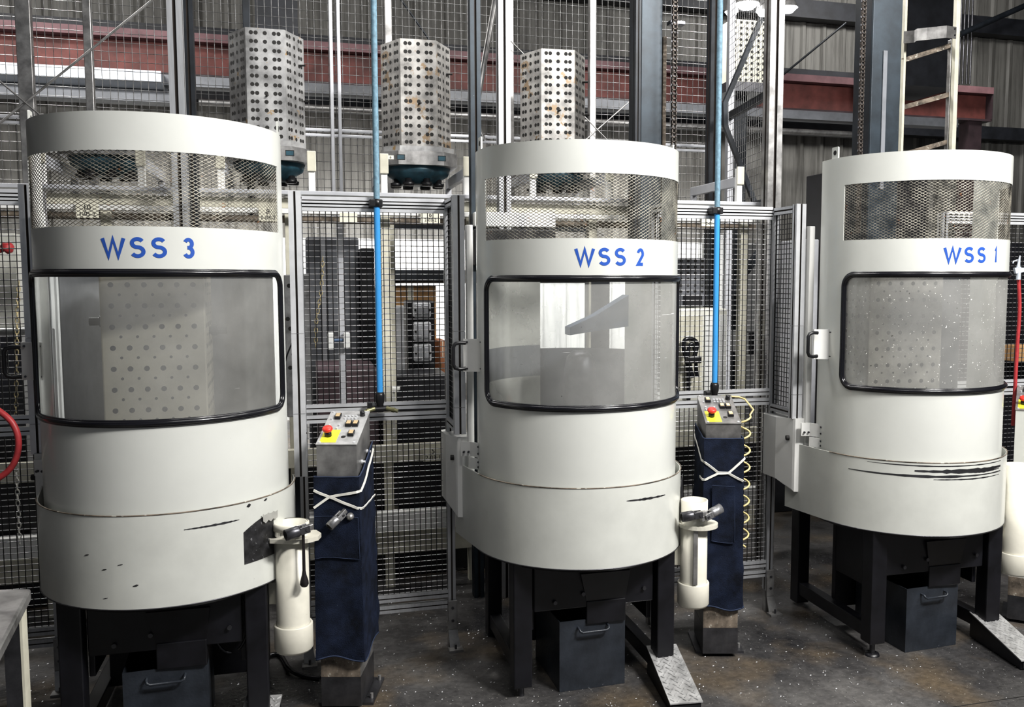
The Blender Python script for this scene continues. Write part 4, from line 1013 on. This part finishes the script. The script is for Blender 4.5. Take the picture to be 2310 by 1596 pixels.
t = thing('crane_beam', 'long red crane runway beam across the back of the hall', 'beam', (0, TB, 0)); sE = sat(2224, 230, TB); s0 = -11.5
zf1, zf0, zw1, zw0 = zb(0, 52), zb(0, 72), zb(0, 88), zb(0, 148)
MB().box(s0, sE, -.15, .15, zf0, zf1, pinkbeam).build('top_flange', t)
MB().box(s0, sE, -.02, .02, zw0, zf0, redbeam).build('web', t)
MB().box(s0, sE, -.13, .13, zw0-.03, zw0, maroon).build('bottom_flange', t)
MB().box(sE-.02, sE, -.14, .14, zw0, zf0, maroon).build('end_plate', t)
o = MB().box(s0, sat(1985, 50, 11.3), 11.2, 11.5, zat(0, 50, 11.3), zat(0, 34, 11.3), girtm).build('steel_girder'); tag(o, 'dark girder running just above the red crane beam', 'beam')
o = MB().box(sE-.36, sE-.14, TB-.1, TB+.1, 0, zw0-.03, maroon).build('steel_column'); tag(o, 'maroon column under the far end of the crane beam', 'column')
t_ = 10.2
sD = sat(372, 190, t_); o = MB(); za, zb_ = zat(0, 152, t_), zat(0, 188, t_); o.prism([(t_-.25, za), (t_-.25, zb_+.05), (t_-.10, zb_), (t_+.2, zb_), (t_+.2, za)], 'x', s0, sD, ductm); tag(o.build('sheet_metal_duct'), 'sheet metal duct under the red beam on the left, coloured pale for reflected light', 'duct')  # one duct run in two colours, paler here for the light it reflects
o = MB().box(sD, sat(2150, 260, t_), t_-.1, t_+.1, zb_+.05, za, greyduct).build('shaded_duct_run'); tag(o, 'duct continuing under the red beam to the right, coloured greyer for less light', 'trunking')  # rest of the same run, greyer colour for less light
o = MB().box(s0, sat(400, 205, t_), t_-.1, t_+.15, zat(0, 217, t_), zb_-.01, greyduct).build('grey_duct'); tag(o, 'dull grey duct below the pale one at upper left', 'duct')
o = MB().box(sat(690, 250, 10.6), sat(1960, 285, 10.6), 10.5, 10.8, zat(1800, 300, 10.6), zat(1800, 274, 10.6), girtm).build('steel_girder'); tag(o, 'dark girder below the crane beam in the middle of the hall', 'beam')
zz = zat(1800, 297, 10.3); o = MB().tube((sat(450, 260, 10.3), 10.3, zz), (sat(1960, 300, 10.3), 10.3, zz), .035, steel, 10).build('water_pipe'); tag(o, 'thin grey pipe running below the dark girder', 'pipe')
o = MB().box(-11.9, 18.9, TW-.28, TW-.06, zat(2240, 80, 12.8), zat(2240, 42, 12.8), girtm).build('steel_girder'); tag(o, 'dark horizontal wall girder at the top of the back wall', 'beam')
o = MB().box(-11.9, 18.9, TW-.28, TW-.06, zat(2240, 316, 12.8), zat(2240, 288, 12.8), girtm).build('steel_girder'); tag(o, 'lower dark wall girder at the far right', 'beam')
a, b = at(2330, 5, t=12.3), at(2165, 78, t=12.3); o = MB().tube(a, b, .05, coldark, 6).build('diagonal_brace'); tag(o, 'dark diagonal brace in the upper right corner', 'brace')
for i, px in enumerate((2166, 2174, 2183, 2191)):
    s = sat(px, 100, 12.5); o = MB().tube((s, 12.5, zat(px, 190, 12.5)), (s, 12.5, 7.9), .016, steel_dk, 8).build('conduit'); tag(o, 'thin vertical conduit on the back wall near the ladder frame', 'conduit', 'conduits on the back wall')
s = sat(1500, 0, 12.0)
# black block stands in for the dark space beside the second mast
o = MB().box(sat(2036, 100, 9.5), sat(2150, 100, 9.5), 9.4, 10.2, zat(2100, 200, 9.5), 7.9, girtm).build('dark_space_block'); tag(o, 'black block filling the dark space between the second mast and the ladder frame', 'box')
o = MB().box(sat(575, 30, 9.5), sat(600, 30, 9.5)+.3, 9.5, 9.8, 4.2, 7.9, girtm).build('roof_drop'); tag(o, 'dark roof post above the clean six-sided block', 'post')
# glowing daylight sheet
p, q = at(1344, 172, t=11.8), at(1434, 228, t=11.8); o = MB().box(p.x, q.x, 11.8, 11.84, q.z, p.z, panelglow).build('window_1'); structure(o)
# lamp cluster
for px, py, r, lab_ in ((1685, 10, .13, 'largest glowing high bay lamp at the top'), (1650, 27, .07, 'small glowing lamp left in the cluster'), (1722, 26, .08, 'glowing lamp beside the aluminium post top'), (1778, 18, .10, 'single glowing lamp right of the cluster')):
    p = at(px, py, t=8.6); t = thing('high_bay_lamp', lab_, 'lamp', p)
    MB().lathe([(r, 0), (r*.95, .02), (r*.45, .12), (r*.2, .16), (0, .16)], steel, (0, 0, 0), 24).build('lamp_shade', t)
    MB().lathe([(0, -.05), (r*.5, -.045), (r*.92, .0), (r*.92, .01), (0, .01)], lampm, (0, 0, 0), 24).build('lens', t)
    MB().tube((0, 0, .16), (0, 0, 1.2), .012, steel_dk, 6).build('drop_rod', t)
# far drilled block lit by the lamps
p, q = at(1652, 42, t=7.6), at(1728, 190, t=7.6); w = q.x-p.x; t = thing('drilled_fixture', 'brightly lit drilled block hanging behind the wire under the lamps', 'fixture', ((p.x+q.x)/2, 7.6, q.z)); h = p.z-q.z
hm = MB().bbox(-w/2, w/2, 0, w, 0, h, plate_m, .005)
for i in range(6):
    for j in range(11):
        x, z = -w/2+w*(i+.5)/6, h*(j+.5)/11; hm.add([(x+.014*math.cos(a*PI/5), -.001, z+.014*math.sin(a*PI/5)) for a in range(10)], [list(range(10))], hole)
hm.build('block', t); MB().bbox(-w/2-.05, w/2+.05, -.05, w+.05, -.09, 0, steel_dk, .004).build('base_plate', t); MB().bbox(-.06, .06, w*.4, w*.6, -q.z+.0, -.09, coldark, .004).build('support_column', t)

# ================================================================== EQUIPMENT SEEN THROUGH THE FENCES
def block(name, label, cat, px0, px1, py0, py1, t_, d, mt, z0=None, z1=None, parent=None):
    p = at(px0, py0, t=t_); q = at(px1, py1, t=t_); a = z0 if z0 is not None else q.z; b = z1 if z1 is not None else p.z
    o = MB().bbox(p.x, q.x, t_, t_+d, a, b, mt, .008).build(name, parent)
    if not parent: tag(o, label, cat)
    return o
def carton(label, px0, px1, py0, py1, t_, d, mt, mark=True, z0=None):
    p = at(px0, py0, t=t_); q = at(px1, py1, t=t_); z0 = q.z if z0 is None else z0
    o = thing('cardboard_box', label, 'box', (p.x, t_, z0)); w, h = q.x-p.x, p.z-z0
    MB().bbox(0, w, 0, d, 0, h, mt, .006).build('carton', o); MB().box(w*.44, w*.56, -.002, 0, h*.72, h, plate_m).build('tape_strip', o)
    if mark: MB().box(w*.12, w*.34, -.0025, 0, h*.5, h*.62, tape).build('print', o)
    return o
# bay between booths 3 and 2
t = thing('machining_centre', 'large grey machine enclosure behind the fence right of booth WSS 3', 'machine', at(692, 860, t=7.4).xyz*0+Vector((sat(692, 700, 7.4), 7.4, 0)))
W_ = sat(812, 700, 7.4)-sat(692, 700, 7.4); ZT_ = zat(750, 535, 7.4)
MB().bbox(0, W_, 0, 1.2, .1, ZT_, cabinet, .02).build('body', t); MB().bbox(W_*.28, W_*.36, -.03, .0, .1, ZT_, ledge, .004).build('door_rail', t); MB().bbox(W_*.05, W_*.26, -.012, 0, .9, ZT_-.2, greyduct, .004).build('door', t); MB().bbox(W_*.4, W_*.94, -.012, 0, .9, ZT_-.1, greyduct, .004).build('door', t)
block('control_cabinet', 'narrow black cabinet beside the grey machine enclosure', 'cabinet', 813, 850, 560, 900, 7.2, .5, blackpaint, z0=0)
t = thing('pallet_rack', 'dark pallet rack with two crossbeams behind the fence', 'rack', (sat(870, 600, 8.2), 8.2, 0)); W_ = 1.9
for x in (0, W_): MB().bbox(x, x+.08, 0, .08, 0, 2.6, coldark, .004).build('upright', t)
for py in (505, 622): z = zat(900, py, 8.2); MB().bbox(0, W_, -.04, 0, z-.05, z+.05, coldark, .004).build('crossbeam', t)
MB().bbox(0, W_, 0, 1.0, zat(900, 632, 8.2)-.03, zat(900, 632, 8.2), rust, .004).build('shelf', t); MB().bbox(-.3, W_, 0, 1.0, .86, .90, rust, .004).build('shelf', t)
carton('large cardboard carton in the dark pallet rack behind the fence', 868, 985, 645, 800, 8.3, .6, card, z0=.9)
carton('narrow cardboard carton at the right end of the dark pallet rack', 990, 1008, 770, 850, 8.0, .4, card2, z0=.9)
carton('tall cardboard carton left of the fixture tower', 846, 866, 650, 850, 8.3, .5, card, False, z0=.9)
t = thing('fixture_tower', 'black fixture tower holding three aluminium housings', 'fixture', (sat(952, 740, 6.9), 6.9, 0)); w = sat(982, 740, 6.9)-sat(922, 740, 6.9)
MB().bbox(-w/2, w/2, .05, .35, .2, zat(950, 680, 6.9), blackpaint, .006).build('tower', t); MB().bbox(-w/2-.12, -w/2-.03, .03, .10, .6, zat(950, 690, 6.9), alu_b, .004).build('side_plate', t)
for a, b in ((683, 717), (727, 770), (777, 817)):
    z1_, z0_ = zat(952, a, 6.85), zat(952, b, 6.85); hs = MB(); ww = w*.32
    hs.bbox(-ww, ww, -.04, .06, z0_, z1_, alu_b, .012); hs.bbox(-ww*.75, -ww*.1, -.055, -.03, z0_+.02, z1_-.02, ledge, .008); hs.bbox(ww*.1, ww*.75, -.055, -.03, z0_+.02, z1_-.02, ledge, .008)
    for k in (-1, 1): hs.tube((k*ww*.82, -.041, (z0_+z1_)/2), (k*ww*.82, -.05, (z0_+z1_)/2), .010, hole, 8)
    hs.build('aluminium_housing', t)
block('machine_bed', 'dark machine bed low behind the fence below the fixture tower', 'machine', 860, 1012, 850, 900, 6.35, .5, blackpaint, z0=0)
block('machine_bed', 'dark red brown machine base behind the fence right of booth WSS 3', 'machine', 715, 855, 840, 900, 6.4, .9, maroon, z0=0)
block('drip_tray', 'black drip tray running along the floor behind the fences', 'tray', -200, 1440, 1255, 1330, 5.9, .5, blackpaint, z0=.02, z1=.34)
block('dark_backdrop', 'dark backdrop panel between the two low beams of the stocker', 'panel', -300, 2200, 1042, 1148, 5.82, .06, blackpaint, z0=zat(900, 1148, 5.75), z1=zat(900, 1046, 5.75))  # plain dark backdrop filling the gap between the low beams
for px, t_, lab_ in ((770, 6.0, 'slim grey pole inside the fence left of the first blue pipe'), (886, 6.2, 'slim cream pole inside the fence right of the first blue pipe')):
    s = sat(px, 700, t_); q = MB(); q.bbox(s-.02, s+.02, t_, t_+.04, 0, zl-.06, ledge if px == 770 else cream_flat, .003); tag(q.build('pole'), lab_, 'pole')
v = thing('solenoid_valve', 'small white valve blocks clipped to the slim grey pole', 'valve', at(757, 768, t=5.95)); MB().bbox(-.05, -.01, -.03, .03, -.06, .05, cabwhite, .006).build('valve_body', v); MB().bbox(.05, .09, -.03, .03, -.05, .05, cabwhite, .006).build('valve_body', v); MB().tube((-.01, 0, 0), (.05, 0, 0), .01, bluegrey, 8).build('connector', v)
chain('chain', 'yellowed chain hanging inside the fence beside booth WSS 3', [at(728, 585, t=5.8), at(724, 660, t=5.8), at(714, 720, t=5.8), at(712, 785, t=5.8)], .03, .003, chainm)
t = thing('drilled_plate', 'silver drilled aluminium plate between booth WSS 3 and the fence', 'plate', (sat(668, 700, 5.2), 5.2, 0)); p, q = at(640, 620, t=5.2), at(706, 940, t=5.2)
MB().bbox(p.x-t.location.x, q.x-t.location.x, 0, .04, q.z, p.z, tomb_al, .005).build('plate_body', t); hm = MB()
for x, y in ((652, 645), (660, 690), (649, 720), (655, 742), (662, 800), (655, 830), (664, 870)):
    c = at(x, y, t=5.2); hm.add([(c.x-t.location.x+.012*math.cos(a*PI/5), -.001, c.z+.012*math.sin(a*PI/5)) for a in range(10)], [list(range(10))], hole)
hm.build('hole_pattern', t); MB().bbox(-.03, .03, .05, .1, 0, q.z, coldark).build('stand_leg', t)
# bay between booths 2 and 1
t = thing('drilled_fixture', 'dark grey drilled block behind the fence right of booth WSS 2', 'fixture', (sat(1560, 650, 6.2), 6.2, 0)); w = sat(1592, 650, 6.2)-sat(1528, 650, 6.2); z1_, z0_ = zat(1560, 582, 6.2), zat(1560, 692, 6.2)
hm = MB().bbox(-w/2, w/2, 0, w, z0_, z1_, cabinet, .005)
for i in range(4):
    for j in range(6):
        x, z = -w/2+w*(i+.5)/4, z0_+(z1_-z0_)*(.25+.75*(j+.5)/6); hm.add([(x+.012*math.cos(a*PI/5), -.001, z+.012*math.sin(a*PI/5)) for a in range(10)], [list(range(10))], hole)
hm.build('block', t); MB().bbox(-w*.3, w*.3, -.05, .0, z0_, z0_+.09, black, .01).build('clamp_block', t)
t = thing('washing_machine_unit', 'cream machine cabinet behind the fence with a black cable hung on it', 'cabinet', (sat(1525, 800, 6.0), 6.0, 0)); w = sat(1640, 800, 6.0)-sat(1525, 800, 6.0)
MB().bbox(0, w, 0, .7, .05, zat(1580, 697, 6.0), whitewash, .015).build('body', t); MB().bbox(w*.02, w*.5, -.01, 0, zat(1580, 880, 6.0), zat(1580, 712, 6.0), cream_flat, .004).build('door', t); MB().bbox(w*.55, w*.96, -.01, 0, .2, zat(1580, 712, 6.0), cabwhite, .004).build('door', t)
block('white_column', 'white steel column behind the second blue pipe', 'column', 1598, 1632, 530, 700, 6.45, .12, cabwhite, z0=0)
c0 = at(1557, 800, t=5.93)
o = MB(); o.path(smooth([at(1553, 905, t=5.95), at(1552, 830, t=5.93), at(1543, 790, t=5.92), at(1545, 768, t=5.92), at(1560, 765, t=5.92), at(1572, 775, t=5.92), at(1568, 800, t=5.92), at(1556, 822, t=5.92), at(1563, 852, t=5.92)]), .016, rubber, 10)
o.path(smooth([at(1548, 815, t=5.9), at(1556, 780, t=5.9), at(1566, 785, t=5.9), at(1572, 850, t=5.9)]), .014, rubber, 10); o.bbox(c0.x-.05, c0.x+.06, 5.86, 5.90, c0.z-.06, c0.z-.01, black, .008)
tag(o.build('coiled_cable'), 'thick black cable looped and tied on the cream cabinet', 'cable')
o = MB().path([at(1722, 556, t=7.0), at(1628, 690, t=7.0)], .03, coldark, flat=(.055, .055)).build('diagonal_brace'); tag(o, 'dark diagonal brace behind the fence right of the second blue pipe', 'brace')
carton('orange cardboard carton stacked topmost behind the fence by WSS 1', 1652, 1714, 722, 752, 8.4, .5, card2, False)
carton('printed cardboard carton in the middle of the stack by WSS 1', 1655, 1716, 757, 826, 8.4, .5, card, True)
carton('low cardboard carton at the bottom of the stack by WSS 1', 1648, 1700, 831, 885, 8.4, .5, card2, False, z0=.35)
o = block('parts_crate', 'black plastic crate between the cartons behind the fence by WSS 1', 'crate', 1690, 1725, 750, 800, 7.1, .4, black)
block('grey_column', 'grey steel column behind the fence beside the cartons', 'column', 1716, 1730, 520, 880, 6.6, .08, steel, z0=0)
block('shelf_unit', 'tall black shelf unit seen through the return panel beside WSS 1', 'shelf', 1755, 1792, 545, 1000, 6.7, .6, blackpaint, z0=0)
block('utility_cabinet', 'pale grey wall cabinet just left of the top of booth WSS 1', 'cabinet', 1822, 1842, 540, 800, 6.0, .4, ledge, z0=.5)
# behind booth 2 (seen through its mesh)
block('white_hood', 'white machine hood seen through the mesh of booth WSS 2', 'machine', 1070, 1254, 478, 514, 5.3, .2, cabwhite)
block('dark_hood', 'dark machine top below the white hood behind booth WSS 2', 'machine', 1070, 1254, 516, 600, 5.3, .25, blackpaint)
q = zat(1950, 385, 6.5); block('machine_column', 'dark machine column seen through the mesh of booth WSS 1', 'machine', 1893, 2085, 385, 700, 6.5, .5, blackpaint, z0=0, z1=q)
# left edge equipment
block('machine_enclosure', 'pale machine enclosure behind the fence at the left edge', 'machine', -160, 46, 525, 740, 6.6, .6, whitewash)
block('machine_enclosure', 'dark machine base behind the fence at the left edge', 'machine', -200, 60, 760, 1000, 6.4, .8, blackpaint, z0=0)
t = thing('red_valve', 'red valve head behind the fence at the left edge', 'valve', at(18, 558, t=5.7)); MB().lathe([(0, -.03), (.03, -.025), (.036, .0), (.02, .025), (0, .03)], hose_red, (0, 0, 0), 20, Matrix.Rotation(.9, 4, 'Y')).build('valve_head', t); MB().tube((0, 0, 0), (-.12, 0, -.05), .016, hose_red, 10).build('valve_stem', t)
# right edge
t = thing('storage_shelf', 'dark storage shelf behind the fence at the right edge', 'shelf', (sat(2265, 700, 6.5), 6.5, 0)); W_ = 1.1
MB().bbox(0, W_, 0, .4, 0, 2.3, blackpaint, .004).build('cabinet_body', t); zz = at(2300, 815, t=6.2).z; MB().bbox(0, W_, -.34, 0, zz-.03, zz-.001, coldark, .004).build('shelf_board', t)
carton('cardboard carton behind the fence at the right edge', 2292, 2345, 780, 815, 6.2, .15, card, False)
# debris on the floor
mb = MB()
rnd = random.Random(3)
for i in range(2200):
    s = rnd.uniform(-1.6, 4.2); u = rnd.uniform(3.2, 5.6)
    r = rnd.uniform(.0015, .0045); a = rnd.uniform(0, PI); dx, dy = r*1.6*math.cos(a), r*1.6*math.sin(a)
    mb.add([(s-dx, u-dy, .0015), (s+dy*.5, u-dx*.5, .002), (s+dx, u+dy, .003), (s-dy*.5, u+dx*.5, .004)], [(0, 1, 2, 3)], alu_b)
tag(mb.build('metal_chips'), 'tiny metal chips scattered over the wet floor', 'chips', kind='stuff')
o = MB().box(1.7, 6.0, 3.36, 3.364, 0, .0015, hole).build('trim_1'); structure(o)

# ================================================================== LIGHT
w = bpy.data.worlds.new('world'); SC.world = w; w.use_nodes = True
w.node_tree.nodes['Background'].inputs['Color'].default_value = (.72, .77, .85, 1); w.node_tree.nodes['Background'].inputs['Strength'].default_value = .19
def area(x, y, z, sx, sy, e, tgt=None, col=(1, .98, .95)):
    l = bpy.data.lights.new('ceiling_or_fill_light', 'AREA'); l.shape = 'RECTANGLE'; l.size = sx; l.size_y = sy; l.energy = e; l.color = col
    o = bpy.data.objects.new('ceiling_or_fill_light', l); COL.objects.link(o); o.location = (x, y, z)
    if tgt: o.rotation_euler = (Vector(tgt)-Vector((x, y, z))).to_track_quat('-Z', 'Y').to_euler()
    return o
area(3.4, .2, 5.4, 1.4, .5, 420, (1.8, 4.2, 1.3)); area(.8, .9, 5.6, 1.4, .4, 50, (.2, 4.2, 1.3)); area(5.8, 1.0, 5.4, 1.4, .5, 170, (3.2, 4.2, 1.3))
area(1.0, 5.7, 5.6, 1.2, .4, 55); area(3.6, 7.5, 5.2, 1.2, .4, 110); area(-2.4, 8.0, 5.2, 1.2, .4, 130)
area(1.5, 11.0, 3.0, 9, .3, 260, (1.5, 13, .6)); area(-4.5, 7.5, 6.8, 3, .5, 150, (-4, 11, 4.2)); area(8, 10.0, 6.6, 3, .5, 150, (9, 13, 4.2))  # unseen fills added to brighten the back wall and the left duct
area(2.3, 4.95, 5.0, .8, .3, 38, (2.3, 6.3, 1.3)); area(.4, 4.95, 5.0, .8, .3, 20, (.5, 7.0, 1.3))  # unseen fills added to lift the equipment behind the fence bays
SC.view_settings.view_transform = 'Standard'; SC.view_settings.look = 'None'; SC.view_settings.exposure = .42; SC.view_settings.gamma = .90
SC.cycles.use_denoising = True
SC.cycles.max_bounces = 6; SC.cycles.transparent_max_bounces = 12; SC.cycles.sample_clamp_indirect = 6
